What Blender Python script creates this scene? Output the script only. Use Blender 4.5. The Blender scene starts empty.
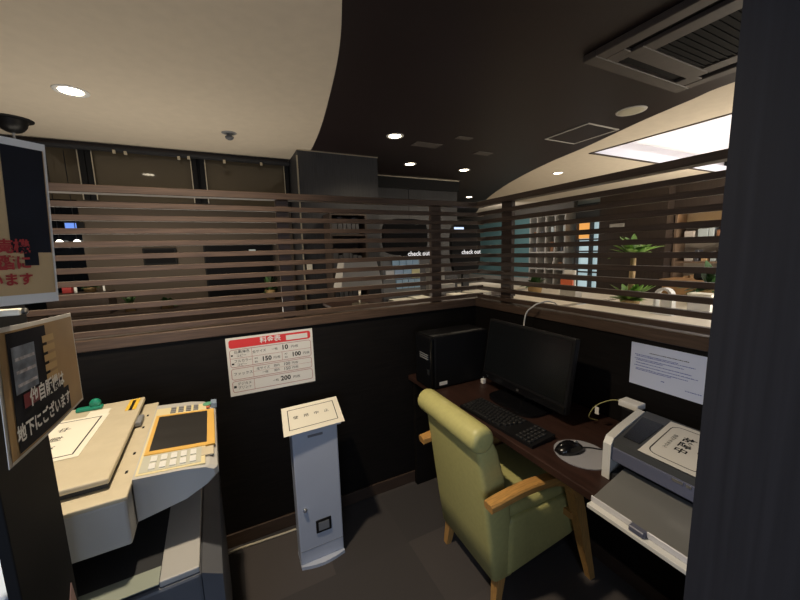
import bpy, bmesh, math, random
from mathutils import Vector, Matrix
random.seed(7)
S = bpy.context.scene
COL = S.collection
PI = math.pi

# ------------------------------------------------------------------ camera
cam_d = bpy.data.cameras.new('camera'); cam = bpy.data.objects.new('camera', cam_d); COL.objects.link(cam)
cam_d.sensor_fit = 'HORIZONTAL'; cam_d.sensor_width = 36.0; cam_d.lens = 346.23272520083947 / 800 * 36
cam_d.clip_start = 0.02; cam_d.clip_end = 60
Rm = ((0.89287014, -0.08801149, 0.4416298), (-0.44943384, -0.11287034, 0.88615434), (-0.02814485, -0.98970413, -0.1403339))
M = Matrix(((Rm[0][0], -Rm[0][1], -Rm[0][2], 0.0), (Rm[1][0], -Rm[1][1], -Rm[1][2], 0.0),
            (Rm[2][0], -Rm[2][1], -Rm[2][2], 1.5), (0, 0, 0, 1)))
cam.matrix_world = M
S.camera = cam
# ------------------------------------------------------------------ world, exposure
W = bpy.data.worlds.new('world'); S.world = W; W.use_nodes = True
W.node_tree.nodes['Background'].inputs[0].default_value = (0.02, 0.018, 0.016, 1)
W.node_tree.nodes['Background'].inputs[1].default_value = 0.3
S.view_settings.view_transform = 'Standard'; S.view_settings.look = 'None'
S.view_settings.gamma = 1.0; S.view_settings.use_curve_mapping = False
S.view_settings.exposure = 0.9
WARM = (1.0, 0.84, 0.62); COOL = (0.62, 0.76, 1.0)
P_LAMP = 14.0        # watts of one downlight
P_BOOTH = 58.0       # the downlight above the booth
P_VENDING = 9.0      # glow of the drinks machine behind the camera
P_BOUNCE = 20.0      # added upward fills in place of bounced light

def area(name, loc, direction, power, sx, sy, color):
    d = bpy.data.lights.new(name, 'AREA'); d.shape = 'RECTANGLE'; d.size = sx; d.size_y = sy
    d.energy = power; d.color = color
    o = bpy.data.objects.new(name, d); COL.objects.link(o)
    o.location = loc; o.rotation_euler = Vector(direction).to_track_quat('-Z', 'Y').to_euler()
    return o
# drinks machine light (behind the camera, left) and added upward fills standing in for bounced light
area('drinks_machine_light', (-0.55, -1.35, 1.35), (0.42, 1.0, -0.12), P_VENDING, 0.9, 1.3, COOL)
area('passage_bounce_fill', (-0.6, 3.2, 0.95), (0.05, -0.25, 1), P_BOUNCE * 0.46, 2.2, 0.5, (1.0, 0.90, 0.74))
area('booth_bounce_fill', (-1.2, -0.6, 1.9), (0.5, 0.6, 1), P_BOUNCE * 0.12, 0.6, 0.6, (1.0, 0.90, 0.76))
area('lounge_bounce_fill', (5.6, 0.9, 1.0), (-0.1, 0.3, 1), P_BOUNCE * 3.1, 2.4, 1.5, (1.0, 0.90, 0.74))

area('teal_wall_fill', (5.6, 6.2, 2.35), (0.8, 0.5, -0.75), 16.0, 0.8, 1.6, (1.0, 0.93, 0.85))  # added fill to brighten the teal wall, not a fitting of the room
# ------------------------------------------------------------------ materials
MATS = {}
def mat(name, col, rough=0.5, metal=0.0, spec=0.5, noise=0.0, nscale=20.0, stretch=(1, 1, 1), emit=None, estr=0.0,
        bump=0.0, trans=0.0, alpha=1.0, coat=0.0):
    if name in MATS: return MATS[name]
    m = bpy.data.materials.new(name); m.use_nodes = True
    nt = m.node_tree; b = nt.nodes['Principled BSDF']
    b.inputs['Base Color'].default_value = (*col, 1); b.inputs['Roughness'].default_value = rough
    b.inputs['Metallic'].default_value = metal; b.inputs['Specular IOR Level'].default_value = spec
    b.inputs['Transmission Weight'].default_value = trans; b.inputs['Coat Weight'].default_value = coat
    if emit is not None:
        b.inputs['Emission Color'].default_value = (*emit, 1); b.inputs['Emission Strength'].default_value = estr
    if noise > 0 or bump > 0:
        tc = nt.nodes.new('ShaderNodeTexCoord'); mp = nt.nodes.new('ShaderNodeMapping')
        mp.inputs['Scale'].default_value = stretch
        nz = nt.nodes.new('ShaderNodeTexNoise'); nz.inputs['Scale'].default_value = nscale; nz.inputs['Detail'].default_value = 4
        nt.links.new(tc.outputs['Object'], mp.inputs['Vector']); nt.links.new(mp.outputs['Vector'], nz.inputs['Vector'])
        if noise > 0:
            r = nt.nodes.new('ShaderNodeValToRGB')
            lo = tuple(c * (1 - noise) for c in col); hi = tuple(min(1, c * (1 + noise)) for c in col)
            r.color_ramp.elements[0].position = 0.3; r.color_ramp.elements[1].position = 0.7
            r.color_ramp.elements[0].color = (*lo, 1); r.color_ramp.elements[1].color = (*hi, 1)
            nt.links.new(nz.outputs['Fac'], r.inputs['Fac']); nt.links.new(r.outputs['Color'], b.inputs['Base Color'])
        if bump > 0:
            bp = nt.nodes.new('ShaderNodeBump'); bp.inputs['Strength'].default_value = bump; bp.inputs['Distance'].default_value = 0.002
            nt.links.new(nz.outputs['Fac'], bp.inputs['Height']); nt.links.new(bp.outputs['Normal'], b.inputs['Normal'])
    MATS[name] = m
    return m

def carpet_mat():
    m = bpy.data.materials.new('carpet_tiles'); m.use_nodes = True; nt = m.node_tree; b = nt.nodes['Principled BSDF']
    b.inputs['Roughness'].default_value = 0.95; b.inputs['Specular IOR Level'].default_value = 0.1
    tc = nt.nodes.new('ShaderNodeTexCoord'); mp = nt.nodes.new('ShaderNodeMapping')
    mp.inputs['Scale'].default_value = (2.6, 2.6, 1); mp.inputs['Location'].default_value = (0.12, 0.27, 0)
    fl = nt.nodes.new('ShaderNodeVectorMath'); fl.operation = 'FLOOR'
    wn = nt.nodes.new('ShaderNodeTexWhiteNoise'); wn.noise_dimensions = '2D'
    r = nt.nodes.new('ShaderNodeValToRGB'); r.color_ramp.interpolation = 'LINEAR'
    r.color_ramp.elements[0].color = (0.070, 0.066, 0.068, 1); r.color_ramp.elements[1].color = (0.125, 0.110, 0.106, 1)
    nz = nt.nodes.new('ShaderNodeTexNoise'); nz.inputs['Scale'].default_value = 420
    mx = nt.nodes.new('ShaderNodeMixRGB'); mx.blend_type = 'MULTIPLY'; mx.inputs[0].default_value = 0.55
    L = nt.links.new
    L(tc.outputs['Object'], mp.inputs['Vector']); L(mp.outputs['Vector'], fl.inputs[0]); L(fl.outputs['Vector'], wn.inputs['Vector'])
    L(wn.outputs['Value'], r.inputs['Fac']); L(r.outputs['Color'], mx.inputs[1]); L(tc.outputs['Object'], nz.inputs['Vector'])
    L(nz.outputs['Fac'], mx.inputs[2]); L(mx.outputs['Color'], b.inputs['Base Color'])
    bp = nt.nodes.new('ShaderNodeBump'); bp.inputs['Strength'].default_value = 0.5; bp.inputs['Distance'].default_value = 0.003
    L(nz.outputs['Fac'], bp.inputs['Height']); L(bp.outputs['Normal'], b.inputs['Normal'])
    return m
CARPET = carpet_mat()
LOBBY = mat('pale_floor', (0.62, 0.55, 0.43), 0.35, noise=0.05, nscale=3)
CREAM = mat('cream_ceiling', (0.62, 0.545, 0.445), 0.9, spec=0.1, noise=0.03, nscale=14, bump=0.15)
DARKC = mat('dark_brown_ceiling', (0.0185, 0.0118, 0.0125), 0.45, spec=0.22, noise=0.06, nscale=30)
LAMI = mat('black_brown_laminate', (0.0062, 0.0050, 0.0045), 0.6, spec=0.2, noise=0.35, nscale=6, stretch=(1, 1, 14))
LAMI_V = mat('charcoal_laminate', (0.040, 0.040, 0.044), 0.5, spec=0.3, noise=0.22, nscale=5, stretch=(20, 20, 1))
WOOD = mat('dark_stained_wood', (0.090, 0.057, 0.039), 0.42, spec=0.42, noise=0.28, nscale=7, stretch=(1.2, 1.2, 22))
WOODB = mat('brown_base_board', (0.052, 0.032, 0.022), 0.55, noise=0.2, nscale=7, stretch=(1, 1, 18))
DESK = mat('walnut_desk_top', (0.034, 0.016, 0.012), 0.45, spec=0.3, noise=0.25, nscale=5, stretch=(12, 1.5, 1))
PILLAR = mat('blue_grey_laminate', (0.022, 0.023, 0.030), 0.55, spec=0.3, noise=0.16, nscale=4, stretch=(30, 30, 0.7))
BLACK = mat('black_plastic', (0.007, 0.007, 0.008), 0.42, spec=0.3)
BLACKM = mat('matt_black', (0.008, 0.008, 0.009), 0.7, spec=0.25)
GLOSS = mat('gloss_black', (0.005, 0.005, 0.006), 0.16, spec=0.5)
SCREEN = mat('dark_screen', (0.006, 0.007, 0.008), 0.25, spec=0.35)
KEYS = mat('black_keys', (0.016, 0.016, 0.017), 0.30, spec=0.6)
SILVER = mat('silver', (0.62, 0.63, 0.65), 0.28, metal=1.0)
WHITEP = mat('white_plastic', (0.72, 0.72, 0.70), 0.4, spec=0.4)
PAPER = mat('white_paper', (0.80, 0.78, 0.74), 0.75, spec=0.15)
PAPERC = mat('cream_paper', (0.86, 0.82, 0.70), 0.75, spec=0.15)
INK = mat('black_ink', (0.018, 0.018, 0.020), 0.7, spec=0.1)
INKB = mat('blue_ink', (0.10, 0.14, 0.42), 0.7, spec=0.1)
INKG = mat('grey_ink', (0.22, 0.22, 0.25), 0.7, spec=0.1)
RED = mat('sign_red', (0.74, 0.045, 0.05), 0.6)
REDT = mat('dark_red_print', (0.36, 0.02, 0.025), 0.6)
WHITEPR = mat('white_print', (0.82, 0.82, 0.82), 0.6)
BEIGE = mat('copier_beige', (0.58, 0.51, 0.37), 0.5, spec=0.35, noise=0.03, nscale=40)
BEIGE2 = mat('copier_pale_yellow', (0.72, 0.63, 0.38), 0.5, spec=0.3)
COPW = mat('copier_white', (0.50, 0.49, 0.47), 0.5, spec=0.3)
COPG = mat('copier_grey', (0.105, 0.110, 0.125), 0.5, spec=0.35, noise=0.08, nscale=8)
COPD = mat('copier_dark_tray', (0.020, 0.021, 0.025), 0.55)
COPM = mat('copier_mid_grey', (0.22, 0.225, 0.235), 0.5)
COPGR = mat('copier_tray_lit', (0.28, 0.31, 0.26), 0.5)
AMBER = mat('amber_bezel', (0.72, 0.43, 0.10), 0.5)
LCD = mat('grey_touch_screen', (0.028, 0.027, 0.026), 0.3)
GREEN = mat('green_plastic', (0.01, 0.24, 0.15), 0.4)
YELLOW = mat('yellow_label', (0.86, 0.55, 0.05), 0.5)
STAND = mat('blue_grey_painted_steel', (0.52, 0.56, 0.66), 0.42, spec=0.4, noise=0.03, nscale=6)
VINYL = mat('olive_yellow_vinyl', (0.50, 0.47, 0.185), 0.42, spec=0.4, noise=0.05, nscale=60, bump=0.08)
OAK = mat('honey_oak', (0.55, 0.29, 0.085), 0.38, spec=0.45, noise=0.18, nscale=6, stretch=(3, 30, 30))
OAKD = mat('honey_oak_leg', (0.50, 0.27, 0.085), 0.42, spec=0.4, noise=0.18, nscale=6, stretch=(30, 30, 3))
PADG = mat('grey_mouse_pad', (0.30, 0.30, 0.33), 0.6)
PRD = mat('printer_dark_grey', (0.060, 0.063, 0.066), 0.35)
PRB = mat('printer_blue_grey', (0.115, 0.125, 0.185), 0.4)
PRT = mat('printer_tray_grey', (0.17, 0.17, 0.165), 0.4)
CLEAR = mat('clear_plastic', (0.62, 0.62, 0.66), 0.15, spec=0.6)
ACG = mat('dark_grille_frame', (0.055, 0.042, 0.036), 0.6, noise=0.12, nscale=14)
ACB = mat('black_grille', (0.008, 0.007, 0.007), 0.8, spec=0.1)
WHITEC = mat('coffer_white', (0.72, 0.74, 0.86), 0.85, spec=0.1)
GLASSB = mat('glass_brown_reflection', (0.085, 0.068, 0.046), 0.04, spec=0.5, noise=0.05, nscale=2)  # brown base stands in for the cream ceiling mirrored in the glass
NIGHT = mat('night_glass', (0.004, 0.005, 0.007), 0.06, spec=0.4)
BROWNW = mat('brown_wall', (0.066, 0.050, 0.037), 0.7, noise=0.05, nscale=3)
STEEL = mat('pale_metal_edge', (0.62, 0.56, 0.44), 0.3, metal=0.7)
TEAL = mat('teal_wall', (0.12, 0.245, 0.265), 0.7, noise=0.04, nscale=3)
LEAF = mat('leaf_green', (0.13, 0.26, 0.045), 0.45, noise=0.4, nscale=8)
LEAFD = mat('dark_leaf_green', (0.035, 0.085, 0.025), 0.5, noise=0.4, nscale=8)
BARK = mat('pale_trunk', (0.36, 0.25, 0.13), 0.8, noise=0.2, nscale=30)
TERRA = mat('tan_pot', (0.40, 0.27, 0.12), 0.6)
GREYB = mat('pale_grey', (0.42, 0.40, 0.37), 0.6)
DBROWN = mat('dark_brown_cladding', (0.040, 0.027, 0.021), 0.55, noise=0.2, nscale=4, stretch=(8, 8, 1))
SHELFW = mat('shelf_oak', (0.34, 0.19, 0.08), 0.5, noise=0.15, nscale=5)
SKIN_BR = mat('poster_brown', (0.40, 0.26, 0.12), 0.5, noise=0.18, nscale=9)
SKIN_BR2 = mat('poster_light_brown', (0.52, 0.36, 0.18), 0.5, noise=0.1, nscale=12)
PDARK = mat('poster_dark', (0.009, 0.011, 0.018), 0.6, spec=0.15, noise=0.3, nscale=12)
PMID = mat('poster_blue_grey', (0.16, 0.20, 0.27), 0.5, noise=0.4, nscale=60)
LAMPE = mat('lamp_glow', (1, 0.9, 0.7), 0.5, emit=(1.0, 0.86, 0.62), estr=9.0)
LEDE = mat('cove_led', (1, 0.9, 0.6), 0.5, emit=(1.0, 0.84, 0.58), estr=2.3)
BLUEPALE = mat('pale_blue_glow', (0.62, 0.74, 0.95), 0.5)

# ------------------------------------------------------------------ object helpers
def thing(name, label, cat, loc=(0, 0, 0), rz=0.0, group=None):
    o = bpy.data.objects.new(name, None); COL.objects.link(o); o.empty_display_size = 0.05
    o.location = loc; o.rotation_euler = (0, 0, rz); o['label'] = label; o['category'] = cat
    if group: o['group'] = group
    return o
def tag(o, label, cat, group=None):
    o['label'] = label; o['category'] = cat
    if group: o['group'] = group
    return o
def root_loc(p):
    v = Vector((0, 0, 0))
    while p is not None:
        v += p.location; p = p.parent
    return v
def obj(name, bm, m, parent=None, local=False, smooth=False, label=None):
    """link a bmesh as ONE mesh object; coordinates are world ones unless local"""
    bmesh.ops.recalc_face_normals(bm, faces=bm.faces)
    if parent is not None and not local:
        bmesh.ops.translate(bm, verts=bm.verts, vec=-root_loc(parent))
    me = bpy.data.meshes.new(name); bm.to_mesh(me); bm.free()
    o = bpy.data.objects.new(name, me); COL.objects.link(o)
    for mm in (m if isinstance(m, (list, tuple)) else [m]): me.materials.append(mm)
    if smooth:
        for p in me.polygons: p.use_smooth = True
    if parent is not None: o.parent = parent
    if label: o['label'] = label
    return o
def struct(name, bm, m, smooth=False):
    o = obj(name, bm, m, smooth=smooth); o['kind'] = 'structure'; return o
def B(): return bmesh.new()
def box(bm, x0, x1, y0, y1, z0, z1, bev=0.0, seg=2, mtx=None, mi=0):
    r = bmesh.ops.create_cube(bm, size=1.0)
    vs = r['verts']
    for v in vs:
        v.co = Vector(((x0 + x1) / 2 + v.co.x * (x1 - x0), (y0 + y1) / 2 + v.co.y * (y1 - y0), (z0 + z1) / 2 + v.co.z * (z1 - z0)))
    if bev > 0:
        es = list({e for v in vs for e in v.link_edges})
        rr = bmesh.ops.bevel(bm, geom=es, offset=bev, segments=seg, affect='EDGES', profile=0.5)
        vs = list({v for f in rr['faces'] for v in f.verts} | {v for v in vs if v.is_valid})
    if mtx is not None:
        for v in vs: v.co = mtx @ v.co
    if mi:
        for f in {f for v in vs for f in v.link_faces}: f.material_index = mi
    return vs
def bx(*a, **k):
    bm = B(); box(bm, *a, **k); return bm
def hexa(bm, pts):
    """8 corners: bottom ring of 4 then top ring of 4"""
    v = [bm.verts.new(p) for p in pts]
    for f in ((0, 3, 2, 1), (4, 5, 6, 7), (0, 1, 5, 4), (1, 2, 6, 5), (2, 3, 7, 6), (3, 0, 4, 7)):
        bm.faces.new([v[i] for i in f])
    return v
def loft(bm, rings, cap=True, closed=True):
    R = [[bm.verts.new(p) for p in ring] for ring in rings]
    n = len(R[0])
    for a, b in zip(R, R[1:]):
        for i in range(n if closed else n - 1):
            j = (i + 1) % n
            bm.faces.new((a[i], a[j], b[j], b[i]))
    if cap:
        bm.faces.new(list(reversed(R[0]))); bm.faces.new(R[-1])
def tube(bm, pts, rad, n=8, flat=None):
    pts = [Vector(p) for p in pts]
    rad = rad if isinstance(rad, (list, tuple)) else [rad] * len(pts)
    rings = []; up = None
    for i, p in enumerate(pts):
        t = (pts[min(i + 1, len(pts) - 1)] - pts[max(i - 1, 0)]).normalized()
        if up is None:
            up = Vector((0, 0, 1)) if abs(t.z) < 0.9 else Vector((0, 1, 0))
        s = t.cross(up).normalized(); u = s.cross(t).normalized(); up = u
        r = rad[i]; ra, rb = (r, r) if flat is None else (r * flat[0], r * flat[1])
        rings.append([p + s * (math.cos(2 * PI * k / n) * ra) + u * (math.sin(2 * PI * k / n) * rb) for k in range(n)])
    loft(bm, rings)
def lathe(bm, prof, c, n=24):
    """prof: list of (r, z) from bottom to top about the vertical axis at c"""
    rings = [[(c[0] + r * math.cos(2 * PI * k / n), c[1] + r * math.sin(2 * PI * k / n), c[2] + z) for k in range(n)] for r, z in prof]
    loft(bm, rings)
def prism(bm, poly, z0, z1):
    """polygon in x,y extruded in z"""
    loft(bm, [[(x, y, z0) for x, y in poly], [(x, y, z1) for x, y in poly]])
def bez(p, n=12):
    p = [Vector(q) for q in p]; out = []
    for i in range(n + 1):
        t = i / n; q = p[:]
        while len(q) > 1: q = [a.lerp(b, t) for a, b in zip(q, q[1:])]
        out.append(q[0])
    return out
def spline(p, n=6):
    """Catmull-Rom through the points"""
    p = [Vector(q) for q in p]; out = []
    for i in range(len(p) - 1):
        a, b, c, d = p[max(i - 1, 0)], p[i], p[i + 1], p[min(i + 2, len(p) - 1)]
        for k in range(n):
            t = k / n
            out.append(0.5 * ((2 * b) + (c - a) * t + (2 * a - 5 * b + 4 * c - d) * t * t + (3 * b - a - 3 * c + d) * t ** 3))
    out.append(p[-1]); return out

# ---- flat prints: writing and rules laid on a sheet whose surface is a function of (u, v) in metres
def glyphs(txt, size, align='CENTER', bold=0.0, vertical=False, sx=1.0):
    """list of (verts2d, faces) for a line of text centred on 0,0"""
    if vertical:
        V = []; F = []
        for i, ch in enumerate(txt):
            v, f = glyphs(ch, size, 'CENTER', bold); o = len(V)
            V += [(x, y - i * size * 1.12) for x, y in v]; F += [[k + o for k in q] for q in f]
        h = (len(txt) - 1) * size * 1.12 / 2
        return [(x, y + h) for x, y in V], F
    c = bpy.data.curves.new('t', 'FONT'); c.body = txt; c.size = size; c.align_x = align; c.align_y = 'CENTER'
    c.resolution_u = 2; c.offset = bold; c.fill_mode = 'FRONT' if hasattr(c, 'fill_mode') else c.fill_mode
    o = bpy.data.objects.new('t', c); COL.objects.link(o)
    dg = bpy.context.evaluated_depsgraph_get(); dg.update()
    me = bpy.data.meshes.new_from_object(o.evaluated_get(dg))
    V = [(v.co.x * sx, v.co.y) for v in me.vertices]; F = [list(p.vertices) for p in me.polygons]
    bpy.data.objects.remove(o); bpy.data.curves.remove(c); bpy.data.meshes.remove(me)
    return V, F
def lay(bm, VF, surf, du=0.0, dv=0.0, off=0.0006, rot=0.0):
    V, F = VF; cr, sr = math.cos(rot), math.sin(rot)
    vs = [bm.verts.new(surf(du + x * cr - y * sr, dv + x * sr + y * cr, off)) for x, y in V]
    for f in F:
        if len(set(f)) > 2:
            try: bm.faces.new([vs[i] for i in f])
            except ValueError: pass
def patch(bm, surf, u0, u1, v0, v1, off=0.0004, nu=1, nv=1):
    g = [[bm.verts.new(surf(u0 + (u1 - u0) * i / nu, v0 + (v1 - v0) * j / nv, off)) for j in range(nv + 1)] for i in range(nu + 1)]
    for i in range(nu):
        for j in range(nv):
            bm.faces.new((g[i][j], g[i + 1][j], g[i + 1][j + 1], g[i][j + 1]))
def frame(bm, surf, u0, u1, v0, v1, w, off=0.0005, n=1):
    patch(bm, surf, u0, u1, v0, v0 + w, off, n, 1); patch(bm, surf, u0, u1, v1 - w, v1, off, n, 1)
    patch(bm, surf, u0, u0 + w, v0 + w, v1 - w, off, 1, n); patch(bm, surf, u1 - w, u1, v0 + w, v1 - w, off, 1, n)
def rline(bm, surf, u0, u1, v0, v1, r, w, off=0.0005):
    """rounded rectangle outline"""
    def ring(d):
        out = []
        for cx, cy, a0 in ((u1 - r, v1 - r, 0), (u0 + r, v1 - r, 90), (u0 + r, v0 + r, 180), (u1 - r, v0 + r, 270)):
            for k in range(5):
                a = math.radians(a0 + k * 22.5); out.append((cx + (r - d) * math.cos(a), cy + (r - d) * math.sin(a)))
        return out
    A = [bm.verts.new(surf(x, y, off)) for x, y in ring(0)]; C = [bm.verts.new(surf(x, y, off)) for x, y in ring(w)]
    n = len(A)
    for i in range(n): bm.faces.new((A[i], A[(i + 1) % n], C[(i + 1) % n], C[i]))
def sheet(bm, surf, u0, u1, v0, v1, nu=1, nv=1, th=0.0006):
    """sheet with a real thickness behind it"""
    f = [[bm.verts.new(surf(u0 + (u1 - u0) * i / nu, v0 + (v1 - v0) * j / nv, 0.0)) for j in range(nv + 1)] for i in range(nu + 1)]
    k = [[bm.verts.new(surf(u0 + (u1 - u0) * i / nu, v0 + (v1 - v0) * j / nv, -th)) for j in range(nv + 1)] for i in range(nu + 1)]
    for i in range(nu):
        for j in range(nv):
            bm.faces.new((f[i][j], f[i + 1][j], f[i + 1][j + 1], f[i][j + 1])); bm.faces.new((k[i][j], k[i][j + 1], k[i + 1][j + 1], k[i + 1][j]))
    for i in range(nu):
        bm.faces.new((f[i][0], k[i][0], k[i + 1][0], f[i + 1][0])); bm.faces.new((f[i][nv], f[i + 1][nv], k[i + 1][nv], k[i][nv]))
    for j in range(nv):
        bm.faces.new((f[0][j], f[0][j + 1], k[0][j + 1], k[0][j])); bm.faces.new((f[nu][j], k[nu][j], k[nu][j + 1], f[nu][j + 1]))
def plane_surf(o, u, v):
    o, u, v = Vector(o), Vector(u).normalized(), Vector(v).normalized(); n = u.cross(v).normalized()
    return lambda a, b, off=0.0: o + u * a + v * b + n * off

# ================================================================== THE SETTING
YB, XR, H = 1.849, 1.492, 2.5          # front faces of the two booth walls, ceiling height
struct('floor', bx(-3.2, 2.2, -2.6, 4.2, -0.05, 0.0), CARPET)
struct('floor_lobby', bx(2.2, 9.2, -2.6, 10.2, -0.05, 0.0), LOBBY)
struct('floor_passage', bx(-3.2, 2.2, 4.2, 10.2, -0.05, 0.0), LOBBY)
# ceiling: a dark field between two curved cream fields
CL = spline([(-1.9, -2.6), (-0.95, -1.3), (-0.32, -0.35), (0.08, 0.40), (0.34, 0.95), (0.51, 1.467), (0.61, 1.85), (0.705, 2.39), (0.79, 2.97), (0.845, 3.55), (0.87, 4.2)], 5)
CR = spline([(3.75, -2.6), (3.2, -0.9), (3.0, 0.3), (2.985, 1.144), (3.045, 1.40), (3.151, 1.773), (3.27, 2.1), (3.42, 2.517), (3.58, 3.06), (3.86, 3.772), (4.31, 4.694), (5.053, 5.953), (6.6, 8.2), (8.0, 10.2)], 5)
CLp = [(p[0], p[1]) for p in [Vector((q.x, q.y)) for q in [Vector((a[0], a[1])) for a in CL]]]
CRp = [(a[0], a[1]) for a in CR]
def ceil_poly(poly, z0=H, z1=H + 0.06):
    bm = B(); prism(bm, poly, z0, z1); return bm
struct('ceiling_left', ceil_poly([(-3.2, -2.6)] + CLp + [(-3.2, 4.2)]), CREAM)
struct('ceiling', ceil_poly(CLp + [(0.87, 10.2)] + list(reversed(CRp))), DARKC)
# right cream field, cut open by the light coffer (x 3.67..7.0, y -0.4..2.60)
CX0, CX1, CY0, CY1 = 3.67, 7.0, -0.4, 2.60
iA = [i for i, p in enumerate(CRp) if p[1] <= CY0]; k0 = iA[-1]
iB = [i for i, p in enumerate(CRp) if p[1] <= CY1]; k1 = iB[-1]
bm = B()
prism(bm, CRp[:k0 + 1] + [(CX0, CY0), (9.2, CY0), (9.2, -2.6)], H, H + 0.06)
prism(bm, CRp[k0:k1 + 1] + [(CX0, CY1), (CX0, CY0)], H, H + 0.06)
prism(bm, [(CX1, CY0), (9.2, CY0), (9.2, CY1), (CX1, CY1)], H, H + 0.06)
prism(bm, CRp[k1:] + [(9.2, 10.2), (9.2, CY1), (CX0, CY1)], H, H + 0.06)
struct('ceiling_right', bm, CREAM)
# coffer: short lip, ledge with an LED strip, raised white panel
bm = B()
e = 0.02
for a in ((CX0 + 0.002, CX0 + e, CY0 + 0.002, CY1 - 0.002), (CX1 - e, CX1 - 0.002, CY0 + 0.002, CY1 - 0.002), (CX0 + e, CX1 - e, CY0 + 0.002, CY0 + e), (CX0 + e, CX1 - e, CY1 - e, CY1 - 0.002)):
    box(bm, a[0], a[1], a[2], a[3], H + 0.005, H + 0.10)
for a in ((CX0 - 0.25, CX0 - 0.2, CY0, CY1), (CX1 + 0.2, CX1 + 0.25, CY0, CY1), (CX0 - 0.2, CX1 + 0.2, CY0 - 0.25, CY0 - 0.2), (CX0 - 0.2, CX1 + 0.2, CY1 + 0.2, CY1 + 0.25)):
    box(bm, a[0], a[1], a[2], a[3], H + 0.06, H + 0.28)
box(bm, CX0 - 0.25, CX1 + 0.25, CY0 - 0.25, CY1 + 0.25, H + 0.28, H + 0.32)
struct('ceiling_coffer', bm, WHITEC)
bm = B(); w = 0.012
for a in ((CX0 - w, CX0 + w, CY0 - w, CY1 + w), (CX1 - w, CX1 + w, CY0 - w, CY1 + w), (CX0 - w, CX1 + w, CY0 - w, CY0 + w), (CX0 - w, CX1 + w, CY1 - w, CY1 + w)):
    box(bm, a[0], a[1], a[2], a[3], H - 0.006, H + 0.004)
struct('trim_coffer', bm, DBROWN)
bm = B()
for a in ((CX0 - 0.10, CX0 - 0.07, CY0, CY1), (CX1 + 0.07, CX1 + 0.10, CY0, CY1), (CX0, CX1, CY0 - 0.10, CY0 - 0.07), (CX0, CX1, CY1 + 0.07, CY1 + 0.10)):
    box(bm, a[0], a[1], a[2], a[3], H + 0.065, H + 0.09)
o = obj('cove_light_strip', bm, LEDE); tag(o, 'glowing warm strip light around the inside of the white ceiling recess', 'strip light')

# booth walls (lower, solid, dark laminate) and base boards
struct('wall_back', bx(-1.6, XR + 0.06, YB, YB + 0.06, 0.0, 1.118), LAMI)
struct('wall_right', bx(XR, XR + 0.06, 0.2, YB - 0.0005, 0.0, 1.118), LAMI)
struct('baseboard_back', bx(-1.6, XR, YB - 0.012, YB - 0.0005, 0.0005, 0.073, bev=0.002), WOODB)
struct('baseboard_right', bx(XR - 0.012, XR - 0.0005, 0.23, YB - 0.013, 0.0005, 0.073, bev=0.002), WOODB)
# tall dark partition end at the right edge of the view
struct('wall_near_right', bx(0.525, 0.60, 0.02, 0.2015, 0.0, H), PILLAR)
# outer shell
struct('wall_left', bx(-3.3, -3.2, -2.6, 10.2, 0.0, H), BROWNW)
struct('wall_front', bx(-3.3, 9.2, -2.7, -2.6, 0.0, H), DBROWN)
struct('wall_far_right', bx(9.2, 9.3, -2.7, 10.2, 0.0, H), DBROWN)
struct('wall_far_back', bx(-3.3, 9.3, 10.2, 10.3, 0.0, H), DBROWN)

# ------------------------------------------------------------------ louvred screens on the booth walls
def louvre(name, label, along, a0, a1, posts):
    if along == 'x':
        t = thing(name, label, 'screen', ((a0 + a1) / 2, YB + 0.03, 1.118))
        def seg(bm, p0, p1, d0, d1, z0, z1, bev): box(bm, p0, p1, YB + d0, YB + d1, z0, z1, bev=bev, seg=1)
    else:
        t = thing(name, label, 'screen', (XR + 0.03, (a0 + a1) / 2, 1.118))
        def seg(bm, p0, p1, d0, d1, z0, z1, bev): box(bm, XR + d0, XR + d1, p0, p1, z0, z1, bev=bev, seg=1)
    bm = B(); seg(bm, a0, a1, -0.002, 0.060, 1.769, 1.800, 0.002); obj('top_rail', bm, WOOD, t)
    bm = B(); seg(bm, a0, a1, -0.012, 0.072, 1.119, 1.168, 0.003); obj('bottom_rail', bm, WOOD, t)
    bm = B()
    for k in range(11):
        zc = 1.7225 - k * 0.0534
        seg(bm, a0, a1, 0.004, 0.030, zc - 0.0115, zc + 0.0115, 0.0015)
    obj('slat_panel', bm, WOOD, t)
    for p, w in posts:
        bm = B(); seg(bm, p - w / 2, p + w / 2, 0.0305, 0.058, 1.168, 1.769, 0.002); obj('post', bm, WOOD, t)
    return t
louvre('louvre_screen', 'dark wooden louvred screen above the back booth wall, behind the white pedestal', 'x', -1.6, XR + 0.072, [(0.282, 0.062), (1.205, 0.072)])
louvre('louvre_screen', 'dark wooden louvred screen above the right booth wall, over the computer desk', 'y', 0.2005, YB - 0.0125, [(0.30, 0.07), (1.60, 0.085)])

# ================================================================== CEILING FIXTURES
def downlight(x, y, label, r=0.062, power=P_LAMP, cone=150):
    t = thing('downlight', label, 'ceiling light', (x, y, H), group='recessed ceiling downlights')
    bm = B(); n = 28
    lathe(bm, [(r * 0.86, -0.001), (r * 1.02, -0.006), (r * 1.22, -0.004), (r * 1.25, -0.0005), (r * 0.86, -0.0004)], (x, y, H), n)
    obj('trim_ring', bm, WHITEP, t, smooth=True)
    bm = B(); lathe(bm, [(r * 0.55, -0.0045), (r * 0.84, -0.0025), (r * 0.84, -0.0006)], (x, y, H), n)
    obj('lamp_disc', bm, LAMPE, t)
    d = bpy.data.lights.new('downlight_beam', 'SPOT'); d.energy = power; d.color = WARM; d.spot_size = math.radians(cone); d.spot_blend = 0.7
    d.shadow_soft_size = 0.04
    l = bpy.data.objects.new('downlight_beam', d); COL.objects.link(l); l.parent = t; l.location = (0, 0, -0.05)
    return t
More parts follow.
